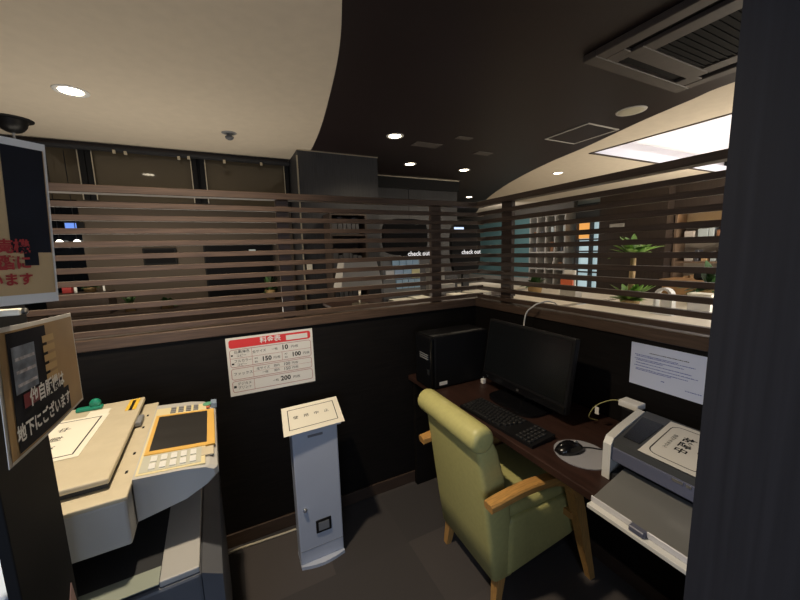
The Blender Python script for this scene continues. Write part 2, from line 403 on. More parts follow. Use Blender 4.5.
downlight(-0.731, 2.855, 'lit downlight in the cream ceiling, above the left end of the louvred screen', r=0.07, power=P_LAMP * 2.2)
downlight(1.43, 2.877, 'largest of the lit downlights in the dark ceiling, nearest the camera')
downlight(2.027, 3.705, 'lit downlight in the dark ceiling, over the taller charcoal block, left of two small ones')
downlight(2.83, 3.74, 'lit downlight in the dark ceiling, right of two small ones at equal height')
downlight(4.349, 5.591, 'farthest lit downlight in the dark ceiling, low beside the curved cream edge')
downlight(4.2, 3.443, 'lit downlight in the cream ceiling on the right, beside the light coffer')
downlight(-0.14, 1.12, 'lit downlight in the cream ceiling straight above the booth', power=P_BOOTH, cone=122)
# sprinkler, dome
t = thing('sprinkler_head', 'small dark sprinkler head on the cream ceiling left of the curved edge', 'sprinkler', (0.123, 3.313, H))
bm = B(); lathe(bm, [(0.012, -0.055), (0.03, -0.045), (0.034, -0.03), (0.02, -0.02)], (0.123, 3.313, H), 16); obj('deflector', bm, COPG, t, smooth=True)
bm = B(); lathe(bm, [(0.016, -0.02), (0.016, -0.004), (0.055, -0.003), (0.058, -0.0005)], (0.123, 3.313, H), 20); obj('escutcheon', bm, COPM, t, smooth=True)
t = thing('ceiling_dome', 'black bowl shaped dome with a thin stem under the cream ceiling, above the upper poster', 'ceiling dome', (-1.262, 3.55, H))
bm = B(); c = (-1.262, 3.55, H)
lathe(bm, [(0.012, -0.092), (0.035, -0.088), (0.06, -0.072), (0.078, -0.045), (0.086, -0.015), (0.09, -0.008)], c, 28); obj('bowl', bm, BLACK, t, smooth=True)
bm = B(); lathe(bm, [(0.09, -0.008), (0.118, -0.004), (0.118, -0.0005)], c, 28); obj('rim', bm, BLACKM, t, smooth=True)
bm = B(); lathe(bm, [(0.012, -0.135), (0.008, -0.128), (0.007, -0.095), (0.012, -0.091)], c, 12); obj('stem', bm, COPM, t, smooth=True)
# ceiling cassette air conditioner
t = thing('ceiling_air_conditioner', 'dark square cassette air conditioner set in the dark ceiling', 'air conditioner', (2.26, 0.88, H))
ax0, ax1, ay0, ay1 = 1.80, 2.72, 0.42, 1.345
bm = B()
def strip(bm, x0, x1, y0, y1, z0, z1, bev=0.004): box(bm, x0, x1, y0, y1, z0, z1, bev=bev, seg=1)
wi = 0.23; so, si = 0.075, 0.135
# outer border, four inner bridges
strip(bm, ax0, ax1, ay1 - so, ay1, H - 0.035, H - 0.0005); strip(bm, ax0, ax1, ay0, ay0 + so, H - 0.035, H - 0.0005)
strip(bm, ax0, ax0 + so, ay0 + so, ay1 - so, H - 0.035, H - 0.0005); strip(bm, ax1 - so, ax1, ay0 + so, ay1 - so, H - 0.035, H - 0.0005)
for a in ((ax0 + si, ax1 - si, ay1 - wi, ay1 - si), (ax0 + si, ax1 - si, ay0 + si, ay0 + wi), (ax0 + si, ax0 + wi, ay0 + wi, ay1 - wi), (ax1 - wi, ax1 - si, ay0 + wi, ay1 - wi)):
    strip(bm, *a, H - 0.035, H - 0.0005)
for sx in (ax0 + so, ax1 - si - 0.04):
    for sy in (ay0 + so, ay1 - si - 0.04):
        strip(bm, sx, sx + 0.10, sy, sy + 0.10, H - 0.034, H - 0.0005)
obj('panel_frame', bm, ACG, t)
bm = B(); box(bm, ax0 + wi, ax1 - wi, ay0 + wi, ay1 - wi, H - 0.026, H - 0.012)
for k in range(14):
    y = ay0 + wi + 0.02 + k * (ay1 - ay0 - 2 * wi - 0.04) / 13
    box(bm, ax0 + wi, ax1 - wi, y - 0.004, y + 0.004, H - 0.031, H - 0.026)
obj('intake_grille', bm, ACB, t)
for a in ((ax0 + 0.17, ax1 - 0.17, ay1 - si + 0.004, ay1 - so - 0.004), (ax0 + 0.17, ax1 - 0.17, ay0 + so + 0.004, ay0 + si - 0.004), (ax0 + so + 0.004, ax0 + si - 0.004, ay0 + 0.17, ay1 - 0.17), (ax1 - si + 0.004, ax1 - so - 0.004, ay0 + 0.17, ay1 - 0.17)):
    bm = B(); box(bm, *a, H - 0.018, H - 0.010); obj('air_outlet', bm, ACB, t)
t = thing('lounge_fill_panel', 'added glowing panel filling the lounge with light, beyond the light coffer', 'ceiling light', (5.3, -1.3, H))  # made-up glowing panel, added to light the lounge from out of view
obj('frame', bx(4.65, 5.95, -1.8, -0.8, H - 0.03, H - 0.0005, bev=0.004), WHITEP, t)
obj('fill_face', bx(4.68, 5.92, -1.77, -0.83, H - 0.034, H - 0.0305), mat('panel_glow', (1, 1, 1), 0.5, emit=(1.0, 0.93, 0.80), estr=7.0), t)
# access hatch, round speaker, small grey rectangles on the dark ceiling
t = thing('access_hatch', 'square ceiling access hatch with a pale rim in the dark ceiling', 'ceiling hatch', (2.965, 2.22, H))
bm = B(); hx0, hx1, hy0, hy1 = 2.765, 3.175, 1.985, 2.43; w = 0.016
hs = lambda y: 0.0 if y < 2 else 0.05
for a in ((hx0, hx1, hy0, hy0 + w), (hx0, hx1, hy1 - w, hy1), (hx0, hx0 + w, hy0 + w, hy1 - w), (hx1 - w, hx1, hy0 + w, hy1 - w)):
    box(bm, *a, H - 0.008, H - 0.0005, bev=0.001, seg=1)
obj('rim', bm, GREYB, t)
obj('panel', bx(hx0 + w, hx1 - w, hy0 + w, hy1 - w, H - 0.005, H - 0.0005), DARKC, t)
t = thing('ceiling_speaker', 'round cream ceiling speaker beside the access hatch', 'ceiling speaker', (2.84, 1.695, H))
bm = B(); lathe(bm, [(0.05, -0.010), (0.082, -0.008), (0.092, -0.003), (0.092, -0.0005)], (2.84, 1.695, H), 32); obj('grille', bm, mat('dull_cream', (0.40, 0.37, 0.28), 0.6), t, smooth=True)
bm = B(); lathe(bm, [(0.092, -0.006), (0.101, -0.005), (0.103, -0.0005), (0.092, -0.0006)], (2.84, 1.695, H), 32); obj('ring', bm, GREYB, t, smooth=True)
for (x, y, sx, sy, lab) in ((1.82, 2.99, 0.28, 0.13, 'grey ceiling patch right beside the largest downlight in the dark ceiling'),
                            (2.035, 2.69, 0.16, 0.07, 'small grey ceiling patch, upper of two right of the largest downlight'),
                            (2.54, 3.03, 0.20, 0.10, 'small grey ceiling patch, lower of two right of the largest downlight')):
    o = obj('ceiling_patch', bx(x - sx / 2, x + sx / 2, y - sy / 2, y + sy / 2, H - 0.006, H - 0.0005, bev=0.002), mat('grey_brown_patch', (0.085, 0.072, 0.066), 0.5))  # thin grey rectangles, paler than the ceiling around them
    tag(o, lab, 'ceiling plate', 'flush patches on the dark ceiling')

# ================================================================== BOOTH
# ---- price list on the back wall
def paper_thing(name, label, cat, surf, w, h, m=PAPER, nu=1, nv=1, group=None, part='sheet'):
    t = thing(name, label, cat, tuple(surf(w / 2, h / 2, 0)), 0, group)
    bm = B(); sheet(bm, surf, 0, w, 0, h, nu, nv); obj(part, bm, m, t)
    return t
sf = plane_surf((-0.0325, YB - 0.0015, 0.805), (1, 0, 0), (0, 0, 1))
t = paper_thing('price_list', 'white price list with a red heading on the back wall above the white pedestal', 'sign', sf, 0.419, 0.297)
bm = B()
def rrect(bm, surf, u0, u1, v0, v1, r, off):
    pts = []
    for cx, cy, a0 in ((u1 - r, v1 - r, 0), (u0 + r, v1 - r, 90), (u0 + r, v0 + r, 180), (u1 - r, v0 + r, 270)):
        for k in range(5):
            a = math.radians(a0 + k * 22.5); pts.append((cx + r * math.cos(a), cy + r * math.sin(a)))
    bm.faces.new([bm.verts.new(surf(x, y, off)) for x, y in pts])
rrect(bm, sf, 0.012, 0.407, 0.243, 0.286, 0.012, 0.0005); obj('red_heading', bm, RED, t)
bm = B(); patch(bm, sf, 0.282, 0.392, 0.250, 0.276, 0.0009); obj('white_strip', bm, PAPER, t)
bm = B(); lay(bm, glyphs('料金表', 0.034, bold=0.0006), sf, 0.205, 0.266, 0.0010); obj('heading_lettering', bm, WHITEPR, t)
bm = B()
rline(bm, sf, 0.012, 0.407, 0.146, 0.236, 0.012, 0.0022); rline(bm, sf, 0.012, 0.407, 0.082, 0.140, 0.012, 0.0022); rline(bm, sf, 0.012, 0.407, 0.018, 0.076, 0.012, 0.0022)
patch(bm, sf, 0.012, 0.407, 0.1905, 0.1920); patch(bm, sf, 0.112, 0.1135, 0.148, 0.234); patch(bm, sf, 0.112, 0.1135, 0.084, 0.138); patch(bm, sf, 0.112, 0.1135, 0.020, 0.074)
patch(bm, sf, 0.256, 0.2575, 0.148, 0.190); patch(bm, sf, 0.112, 0.407, 0.1105, 0.1115)
obj('table_rules', bm, mat('red_rule', (0.42, 0.13, 0.12), 0.7), t)
bm = B()
bm.free()
def L(s, sz, u, v, bold=0.0):
    bm = B(); lay(bm, glyphs(s, sz, bold=bold), sf, u, v); obj('lettering', bm, INK, t)
L('白黒/単色', 0.0165, 0.068, 0.222); L('コピー', 0.0155, 0.064, 0.203)
L('フルカラー', 0.0165, 0.070, 0.176); L('コピー', 0.0155, 0.064, 0.157)
L('ファックス', 0.0180, 0.066, 0.111)
L('デジカメ', 0.0165, 0.068, 0.058); L('プリント', 0.0165, 0.068, 0.038)
L('全サイズ', 0.0165, 0.148, 0.212); L('一枚', 0.015, 0.222, 0.212); L('10', 0.034, 0.272, 0.214, 0.0010); L('円/枚', 0.0165, 0.322, 0.212)
L('A4', 0.013, 0.130, 0.178); L('B5', 0.013, 0.130, 0.160); L('150', 0.032, 0.180, 0.169, 0.0010); L('円/枚', 0.0155, 0.230, 0.167)
L('A3', 0.013, 0.276, 0.178); L('B4', 0.013, 0.276, 0.160); L('100', 0.032, 0.328, 0.169, 0.0010); L('円/枚', 0.0155, 0.380, 0.167)
L('全サイズ', 0.0160, 0.160, 0.122); L('一枚', 0.0150, 0.168, 0.099); L('国内', 0.0145, 0.226, 0.124); L('国外', 0.0145, 0.226, 0.099)
L('100', 0.024, 0.276, 0.124); L('150', 0.024, 0.276, 0.098); L('円/枚', 0.0145, 0.318, 0.123); L('円/枚', 0.0145, 0.318, 0.098)
L('一枚', 0.015, 0.216, 0.045); L('200', 0.034, 0.266, 0.048, 0.0010); L('円/枚', 0.0165, 0.322, 0.045)
for a in ((0.018, 0.026, 0.203, 0.211), (0.018, 0.029, 0.160, 0.168), (0.018, 0.030, 0.040, 0.052)):
    bm = B(); patch(bm, sf, *a); obj('pictogram', bm, INK, t)

# ---- notice on the right wall (outward normal -x: u runs towards -y)
sf = plane_surf((XR - 0.0015, 0.828, 0.921), (0, -1, 0), (0, 0, 1))
t = paper_thing('wall_notice', 'white notice of small blue print on the right wall above the printer', 'notice', sf, 0.262, 0.177, mat('blue_white_paper', (0.66, 0.70, 0.84), 0.75, spec=0.15))
bm = B()
random.seed(3)
def scribble(bm, sf, u0, u1, v, h):
    u = u0
    while u < u1:
        w = random.uniform(0.002, 0.006); patch(bm, sf, u, min(u + w, u1), v, v + h * random.uniform(0.7, 1.0)); u += w + random.uniform(0.0008, 0.002)
scribble(bm, sf, 0.070, 0.205, 0.142, 0.0032)
obj('heading_print', bm, INK, t)
for v, u0, u1 in ((0.128, 0.016, 0.17), (0.1225, 0.022, 0.225), (0.111, 0.016, 0.19), (0.1055, 0.022, 0.12), (0.094, 0.022, 0.215), (0.082, 0.016, 0.235), (0.0705, 0.022, 0.205), (0.065, 0.022, 0.15)):
    bm = B(); scribble(bm, sf, u0, u1, v, 0.0034); obj('printed_line', bm, INKB, t)
bm = B(); scribble(bm, sf, 0.118, 0.130, 0.040, 0.005); obj('printed_line', bm, INKB, t)
bm = B(); scribble(bm, sf, 0.20, 0.25, 0.030, 0.0032); obj('printed_line', bm, INKB, t)

# ---- pedestal with a tilted sheet
px0, px1, pf = 0.200, 0.412, 1.541
t = thing('pedestal', 'slim white and blue grey steel pedestal standing against the back wall under the price list', 'pedestal', (0.306, 1.60, 0.0))
bm = B()
box(bm, px0, px1, pf, pf + 0.085, 0.015, 0.690, bev=0.006)
obj('cabinet', bm, STAND, t)
bm = B()
arc = [(px0 + (px1 - px0) * k / 12, pf - 0.010 - 0.020 * math.sin(PI * k / 12)) for k in range(13)]
prism(bm, arc + [(px1, pf + 0.09), (px0, pf + 0.09)], 0.0, 0.016)
obj('base_plate', bm, STAND, t)
bm = B(); box(bm, px0 + 0.002, px1 - 0.002, pf - 0.0012, pf, 0.085, 0.0865); obj('door_seam', bm, COPM, t)
bm = B(); 
m4 = Matrix.Translation((px0 + 0.035, pf, 0.30)) @ Matrix.Rotation(PI / 2, 4, 'X')
lathe(bm, [(0.010, 0.0), (0.010, 0.006), (0.007, 0.012), (0.003, 0.013)], (0, 0, 0), 16)
for v in bm.verts: v.co = m4 @ v.co
o = obj('knob', bm, SILVER, t, smooth=True, label='round chrome lock knob')
bm = B(); frame_s = plane_surf((px0 + 0.080, pf - 0.001, 0.157), (1, 0, 0), (0, 0, 1))
box(bm, px0 + 0.080, px0 + 0.155, pf - 0.006, pf - 0.0002, 0.157, 0.225, bev=0.003)
lf = obj('window_frame', bm, BLACK, t, label='black framed counter window')
bm = B(); box(bm, px0 + 0.092, px0 + 0.143, pf - 0.0072, pf - 0.0055, 0.169, 0.213); obj('window_pane', bm, mat('grey_pane', (0.22, 0.23, 0.25), 0.25), lf)
bm = B(); box(bm, px0 + 0.07, px0 + 0.14, pf - 0.0015, pf - 0.0002, 0.655, 0.667)
obj('printed_strip', bm, INKG, t)
# tilted plate carries the sheet
pn = 0.1; A = Vector((0.163, 1.512, 0.700)); Bv = Vector((0.443, 1.524, 0.700))
tilt = Vector((0.02, 0.205, 0.040)).normalized()
ps = plane_surf(A + Vector((0.006, 0.01, -0.001)), (0.28, 0.004, 0.0), tilt)
bm = B(); sheet(bm, ps, 0.02, 0.26, 0.01, 0.20, 1, 1, 0.012)
for v in bm.verts: v.co.z -= 0.003
obj('slanted_top', bm, STAND, t)
ss = plane_surf(A + Vector((0, 0, 0.0012)), Bv - A, tilt)
q = paper_thing('out_of_use_sheet', 'cream paper sheet with a black border lying on top of the pedestal', 'paper sheet', ss, 0.283, 0.215, PAPERC)
bm = B(); frame(bm, ss, 0.026, 0.257, 0.032, 0.186, 0.0035); obj('black_border', bm, INK, q)
bm = B()
for i, ch in enumerate('使用中止'): lay(bm, glyphs(ch, 0.026), ss, 0.062 + i * 0.050, 0.116)
obj('lettering', bm, INK, q)

# ---- floor cable along the wall
bm = B(); tube(bm, spline([(-0.14, 1.62, 0.006), (-0.155, 1.76, 0.006), (-0.10, 1.805, 0.006), (0.05, 1.803, 0.006), (0.207, 1.797, 0.006), (0.34, 1.80, 0.006)], 6), 0.0055, 8)
tag(obj('floor_cable', bm, mat('cream_cable', (0.55, 0.50, 0.38), 0.5), smooth=True), 'cream cable running along the floor at the foot of the back wall', 'cable')

# ---- desk
t = thing('desk', 'dark walnut desk along the right wall under the computer', 'desk', (1.22, 1.04, 0.0))
obj('top', bx(0.963, XR - 0.001, 0.215, YB - 0.001, 0.700, 0.730, bev=0.004), DESK, t)
obj('side_panel', bx(0.985, XR - 0.013, YB - 0.05, YB - 0.02, 0.0, 0.700), LAMI, t)
obj('side_panel', bx(0.985, XR - 0.013, 0.222, 0.247, 0.0, 0.700), LAMI, t)
obj('modesty_panel', bx(1.44, 1.462, 0.247, YB - 0.05, 0.25, 0.700), LAMI, t)

# ---- tower computer
t = thing('desktop_computer', 'black tower computer on the desk in the corner of the booth', 'computer', (1.155, 1.645, 0.73))
x0, x1, y0, y1, z0, z1 = 0.966, 1.345, 1.556, 1.736, 0.7305, 1.030
obj('case', bx(x0 + 0.012, x1, y0, y1, z0 + 0.006, z1, bev=0.004), mat('black_painted_steel', (0.006, 0.006, 0.007), 0.5, spec=0.25), t)
obj('front_panel', bx(x0 - 0.012, x0 + 0.012, y0 + 0.002, y1 - 0.002, z0 + 0.004, z1 - 0.003, bev=0.008), GLOSS, t)
bm = B(); 
for k in range(3): box(bm, x0 - 0.0145, x0 - 0.0118, y0 + 0.03, y1 - 0.06, z0 + 0.168 + k * 0.012, z0 + 0.172 + k * 0.012)
obj('drive_slot', bm, COPM, t)
bm = B(); box(bm, x0 - 0.0145, x0 - 0.0118, y0 + 0.022, y0 + 0.040, z0 + 0.085, z0 + 0.112, bev=0.001); obj('badge', bm, SILVER, t, label='small silver badge')
bm = B(); box(bm, x0 + 0.040, x0 + 0.092, y0 - 0.0012, y0 - 0.0001, z0 + 0.020, z0 + 0.040); obj('label_sticker', bm, PAPER, t, label='white rectangular sticker')
bm = B(); box(bm, x0 + 0.018, x0 + 0.022, y0 - 0.0012, y0 - 0.0001, z0 + 0.010, z1 - 0.015); obj('side_seam', bm, BLACK, t)

# ---- monitor: built upright facing -x in local coordinates then leaned back
t = thing('monitor', 'wide black monitor standing on the desk facing the green chair', 'monitor', (1.280, 1.205, 0.7305), math.radians(-1.0))
LM = Matrix.Translation((-0.03, 0, 0.083)) @ Matrix.Rotation(math.radians(9.0), 4, 'Y')
hw, hh = 0.272, 0.303
bm = B(); box(bm, -0.010, 0.022, -hw, hw, -0.030, hh, bev=0.006, mtx=LM); obj('casing', bm, BLACK, t, local=True)
bm = B(); box(bm, -0.0112, -0.0098, -hw + 0.013, hw - 0.013, 0.016, hh - 0.013, mtx=LM); obj('screen', bm, SCREEN, t, local=True)
bm = B(); box(bm, -0.013, -0.0095, -hw + 0.003, hw - 0.003, -0.028, 0.006, bev=0.001, mtx=LM)
obj('lower_bezel', bm, GLOSS, t, local=True)
bm = B()
for yy in (0.232, 0.222): box(bm, -0.0145, -0.0128, yy - 0.0035, yy + 0.0035, -0.014 + (0.004 if yy > 0.225 else -0.003), -0.007, mtx=LM)
obj('badge', bm, SILVER, t, local=True)
bm = B(); box(bm, -0.0145, -0.0128, -0.006, 0.007, -0.018, -0.008, mtx=LM); obj('logo', bm, SILVER, t, local=True)
bm = B(); tube(bm, [(0.035, 0, 0.006), (0.035, 0, 0.06), (0.028, 0, 0.16)], 0.03, 12, flat=(1.3, 0.6)); obj('neck', bm, BLACK, t, local=True, smooth=True)
bm = B()
pl = []
for k in range(28):
    a = 2 * PI * k / 28; c, s = math.cos(a), math.sin(a)
    pl.append((-0.03 + 0.105 * math.copysign(abs(c) ** 0.6, c), 0.155 * math.copysign(abs(s) ** 0.6, s)))
prism(bm, pl, 0.0, 0.012); obj('base', bm, GLOSS, t, local=True)

# ---- keyboard
t = thing('keyboard', 'black keyboard on the desk in front of the monitor', 'keyboard', (1.048, 1.105, 0.7305), math.radians(3.0))
bm = B(); hexa(bm, [(-0.068, -0.215, 0), (0.068, -0.215, 0), (0.068, 0.215, 0), (-0.068, 0.215, 0), (-0.068, -0.215, 0.012), (0.068, -0.215, 0.020), (0.068, 0.215, 0.020), (-0.068, 0.215, 0.012)])
obj('case', bm, BLACK, t, local=True)
for r in range(6):
    xx = 0.054 - r * 0.0205 - (0.004 if r > 0 else 0)
    zt = 0.0165 + xx * 0.06
    yy = 0.205
    keys = [0.017] * 15 if r < 5 else [0.024, 0.02, 0.02, 0.10, 0.02, 0.02, 0.024]
    if r == 2: keys = [0.024] + [0.017] * 13
    if r == 3: keys = [0.029] + [0.017] * 11 + [0.026]
    if r == 4: keys = [0.036] + [0.017] * 10 + [0.030]
    for w in keys:
        if yy - w < -0.095: break
        bm = B(); box(bm, xx - 0.0082, xx + 0.0082, yy - w + 0.0012, yy - 0.0012, zt - 0.006, zt + 0.006, bev=0.0018, seg=1)
        obj('key', bm, KEYS, t, local=True); yy -= w + 0.0022
    for c in range(4):
        if r == 0 and c == 3: continue
        y1 = -0.125 - c * 0.0192
        bm = B(); box(bm, xx - 0.0082, xx + 0.0082, y1 - 0.0158, y1 - 0.0012, zt - 0.006, zt + 0.006, bev=0.0018, seg=1)
        obj('key', bm, KEYS, t, local=True)

# ---- mouse pad and mouse
bm = B(); pl = [(1.125 + 0.092 * math.cos(2 * PI * k / 40), 0.775 + 0.098 * math.sin(2 * PI * k / 40)) for k in range(40)]
prism(bm, pl, 0.7303, 0.7335); tag(obj('mouse_pad', bm, PADG), 'round grey mouse pad on the desk between keyboard and printer', 'mouse pad')
t = thing('computer_mouse', 'black computer mouse lying on the round grey mouse pad', 'mouse', (1.098, 0.808, 0.7337), math.radians(-14))
bm = B(); rings = []
for i in range(11):
    u = i / 10; x = -0.052 + 0.104 * u; w = 0.031 * (math.sin(PI * (0.06 + 0.88 * u))) ** 0.45; h = 0.036 * (math.sin(PI * (0.07 + 0.80 * u))) ** 0.7
    rings.append([(x, -w, 0.001), (x, -w * 1.0, h * 0.45), (x, -w * 0.78, h * 0.85), (x, -w * 0.3, h), (x, w * 0.3, h), (x, w * 0.78, h * 0.85), (x, w, h * 0.45), (x, w, 0.001)])
loft(bm, rings); obj('body', bm, GLOSS, t, local=True, smooth=True)
bm = B(); m4 = Matrix.Translation((0.028, 0, 0.030)) @ Matrix.Rotation(PI / 2, 4, 'X')
lathe(bm, [(0.008, -0.003), (0.009, 0), (0.008, 0.003)], (0, 0, 0), 14)
for v in bm.verts: v.co = m4 @ v.co
obj('scroll_wheel', bm, COPM, t, local=True)
bm = B(); box(bm, -0.050, -0.034, -0.016, 0.000, 0.0195, 0.0215); 
bm.free()
bm = B(); tube(bm, spline([(0.052, 0, 0.006), (0.085, -0.004, 0.003), (0.13, -0.03, 0.003), (0.19, -0.02, 0.003), (0.27, 0.03, 0.003)], 6), 0.0022, 6)
for v in bm.verts: v.co.z = max(v.co.z, 0.0005)
obj('cord', bm, BLACK, t, local=True, smooth=True)

# ---- chair
t = thing('armchair', 'olive yellow vinyl armchair with rolled back top and oak arms, at the desk', 'chair', (0.875, 1.155, 0.0), math.radians(-2.0))
def rr_ring(x0, x1, hw, z, r=0.02, n=4):
    out = []
    for cx, cy, a0 in ((x1 - r, hw - r, 0), (x0 + r, hw - r, 90), (x0 + r, -hw + r, 180), (x1 - r, -hw + r, 270)):
        for k in range(n + 1):
            a = math.radians(a0 + k * 90 / n); out.append((cx + r * math.cos(a), cy + r * math.sin(a), z))
    return out
bm = B()
prof = [(0.135, 0.010, 0.100, 0.196), (0.142, 0.000, 0.105, 0.203), (0.30, -0.022, 0.100, 0.205), (0.45, -0.042, 0.085, 0.206), (0.60, -0.062, 0.050, 0.206), (0.72, -0.080, 0.015, 0.205), (0.79, -0.090, -0.020, 0.203)]
loft(bm, [rr_ring(a, b, hw, z) for z, a, b, hw in prof]); obj('backrest', bm, VINYL, t, local=True, smooth=True)
bm = B(); rings = []
for y, s in ((-0.225, 0.55), (-0.221, 0.80), (-0.212, 0.94), (-0.195, 1.0), (0, 1.0), (0.195, 1.0), (0.212, 0.94), (0.221, 0.80), (0.225, 0.55)):
    rings.append([(-0.070 + 0.054 * s * math.cos(2 * PI * k / 20), y, 0.790 + 0.054 * s * math.sin(2 * PI * k / 20)) for k in range(20)])
loft(bm, rings); obj('head_roll', bm, VINYL, t, local=True, smooth=True)
bm = B(); rings = []
for x, zb, zt, hw in ((0.070, 0.140, 0.395, 0.205), (0.10, 0.142, 0.40, 0.208), (0.25, 0.170, 0.405, 0.212), (0.42, 0.203, 0.405, 0.218), (0.448, 0.210, 0.395, 0.216), (0.458, 0.22, 0.380, 0.210)):
    r = 0.018; ring = []
    for cy, cz, a0 in ((hw - r, zt - r, 0), (-hw + r, zt - r, 90), (-hw + r, zb + r, 180), (hw - r, zb + r, 270)):
        for k in range(4):
            a = math.radians(a0 + k * 30); ring.append((x, cy + r * math.cos(a), cz + r * math.sin(a)))
    rings.append(ring)
loft(bm, rings); obj('seat_base', bm, VINYL, t, local=True, smooth=True)
bm = B(); box(bm, 0.045, 0.465, -0.200, 0.200, 0.398, 0.452, bev=0.022, seg=3); obj('seat_cushion', bm, VINYL, t, local=True, smooth=True)
for s in (-1, 1):
    y = s * (0.266 if s < 0 else 0.250)
    bm = B()
    pts = spline([(-0.085, y, 0.562), (0.05, y, 0.578), (0.16, y, 0.578), (0.25, y, 0.566), (0.325, y, 0.530), (0.365, y, 0.47)], 5)
    rings = []
    for i, p in enumerate(pts):
        tt = (pts[min(i + 1, len(pts) - 1)] - pts[max(i - 1, 0)]).normalized(); u = Vector((-tt.z, 0, tt.x))
        w = 0.026 if i > 1 else 0.024; th = 0.017
        rings.append([p + Vector((0, -w, 0)) + u * th * 0.6, p + Vector((0, -w * 0.8, 0)) + u * th, p + Vector((0, w * 0.8, 0)) + u * th, p + Vector((0, w, 0)) + u * th * 0.6,
                      p + Vector((0, w, 0)) - u * th * 0.6, p + Vector((0, w * 0.8, 0)) - u * th, p + Vector((0, -w * 0.8, 0)) - u * th, p + Vector((0, -w, 0)) - u * th * 0.6])
    loft(bm, rings); obj('arm', bm, OAK, t, local=True, smooth=False, label='honey oak arm')
    bm = B()
    leg = [((0.362, y, 0.49), 0.023), ((0.40, y, 0.36), 0.022), ((0.445, y, 0.19), 0.019), ((0.500, y, 0.0), 0.014)]
    loft(bm, [[(p[0] - r * 1.1, p[1] - r, p[2]), (p[0] + r * 1.1, p[1] - r, p[2]), (p[0] + r * 1.1, p[1] + r, p[2]), (p[0] - r * 1.1, p[1] + r, p[2])] for p, r in leg])
    obj('leg', bm, OAKD, t, local=True, label='honey oak front leg')
    bm = B(); box(bm, 0.370, 0.40, min(s * 0.205, s * 0.255), max(s * 0.205, s * 0.255), 0.33, 0.36); obj('side_rail', bm, OAKD, t, local=True)
    bm = B(); yy = s * 0.178
    loft(bm, [[(x - r, yy2 - r, z), (x + r, yy2 - r, z), (x + r, yy2 + r, z), (x - r, yy2 + r, z)] for x, yy2, z, r in ((0.045, yy, 0.15, 0.021), (0.022, yy * 1.04, 0.0, 0.014))])
    obj('leg', bm, OAKD, t, local=True, label='short honey oak rear leg')

# ---- printer
t = thing('printer', 'white and grey inkjet printer with open paper tray on the desk', 'printer', (1.23, 0.48, 0.7305), math.radians(0))
PX0, PX1, PY0, PY1, PT = 1.082, 1.385, 0.300, 0.640, 0.866
def pr_side(ya, yb, flare):
    bm = B(); prof = [(PX0 - 0.010, 0.7305), (PX1 + 0.004, 0.7305), (PX1 + 0.004, 0.858), (PX1 - 0.015, 0.872), (PX0 + 0.10, 0.874), (PX0 + 0.01, 0.870), (PX0 - 0.010, 0.852)]
    def yy(x, y): return y + flare * (x - PX0) / (PX1 - PX0)
    loft(bm, [[(x, yy(x, ya), z) for x, z in prof], [(x, yy(x, yb), z) for x, z in prof]]); return bm
obj('side_shell', pr_side(PY1, PY1 + 0.026, 0.06), WHITEP, t, label='white side shell')
obj('side_shell', pr_side(PY0 - 0.026, PY0, -0.06), WHITEP, t, label='white side shell')
bm = B()
hexa(bm, [(PX0, PY0, 0.845), (PX0, PY1, 0.845), (PX1, PY1 + 0.06, 0.845), (PX1, PY0 - 0.06, 0.845), (PX0 + 0.005, PY0, PT), (PX0 + 0.005, PY1, PT), (PX1, PY1 + 0.06, PT + 0.003), (PX1, PY0 - 0.06, PT + 0.003)])
obj('top_cover', bm, PRD, t)
bm = B(); hexa(bm, [(PX0 + 0.05, 0.585, 0.8665), (PX0 + 0.05, 0.635, 0.8665), (PX0 + 0.24, 0.68, 0.868), (PX0 + 0.24, 0.61, 0.868), (PX0 + 0.05, 0.585, 0.8685), (PX0 + 0.05, 0.635, 0.8685), (PX0 + 0.24, 0.68, 0.870), (PX0 + 0.24, 0.61, 0.870)])
obj('cover_window', bm, SCREEN, t)
obj('front_panel', bx(PX0 - 0.004, PX0 + 0.05, PY0, PY1, 0.800, 0.8455, bev=0.003), PRB, t)
bm = B(); box(bm, PX0 - 0.006, PX0 - 0.0035, 0.440, 0.466, 0.835, 0.843); box(bm, PX0 - 0.006, PX0 - 0.0035, 0.420, 0.432, 0.835, 0.843); obj('badge', bm, SILVER, t)
obj('body', bx(PX0 + 0.06, PX1, PY0, PY1, 0.731, 0.845), COPD, t)
obj('body_floor', bx(PX0 - 0.002, PX0 + 0.06, PY0, PY1, 0.731, 0.752), COPD, t)
bm = B(); hexa(bm, [(0.918, 0.318, 0.745), (1.12, 0.318, 0.756), (1.12, 0.618, 0.756), (0.918, 0.594, 0.745), (0.918, 0.318, 0.752), (1.12, 0.318, 0.768), (1.12, 0.618, 0.768), (0.918, 0.594, 0.752)])
ot = obj('output_tray', bm, PRT, t)
bm = B(); box(bm, 0.914, 0.919, 0.478, 0.594, 0.744, 0.762, bev=0.0015, seg=1); box(bm, 0.914, 0.919, 0.318, 0.440, 0.744, 0.762, bev=0.0015, seg=1); obj('tray_edge', bm, CLEAR, ot)
bm = B(); box(bm, 0.900, 0.920, 0.440, 0.478, 0.744, 0.760, bev=0.002, seg=1); obj('paper_stop', bm, PRB, ot)
obj('input_tray', bx(0.896, 1.10, 0.300, 0.594, 0.7305, 0.7435, bev=0.002), WHITEP, t, label='white paper tray jutting over the desk edge')
ss = plane_surf((1.088, 0.566, 0.8702), (0.01, -1, 0.0), (1, 0.16, 0.004))
q = paper_thing('out_of_order_sheet', 'white out of order sheet with a rounded border lying on the printer', 'paper sheet', ss, 0.172, 0.285, PAPER)
bm = B(); rline(bm, ss, 0.016, 0.157, 0.020, 0.262, 0.03, 0.003); obj('black_border', bm, INK, q)
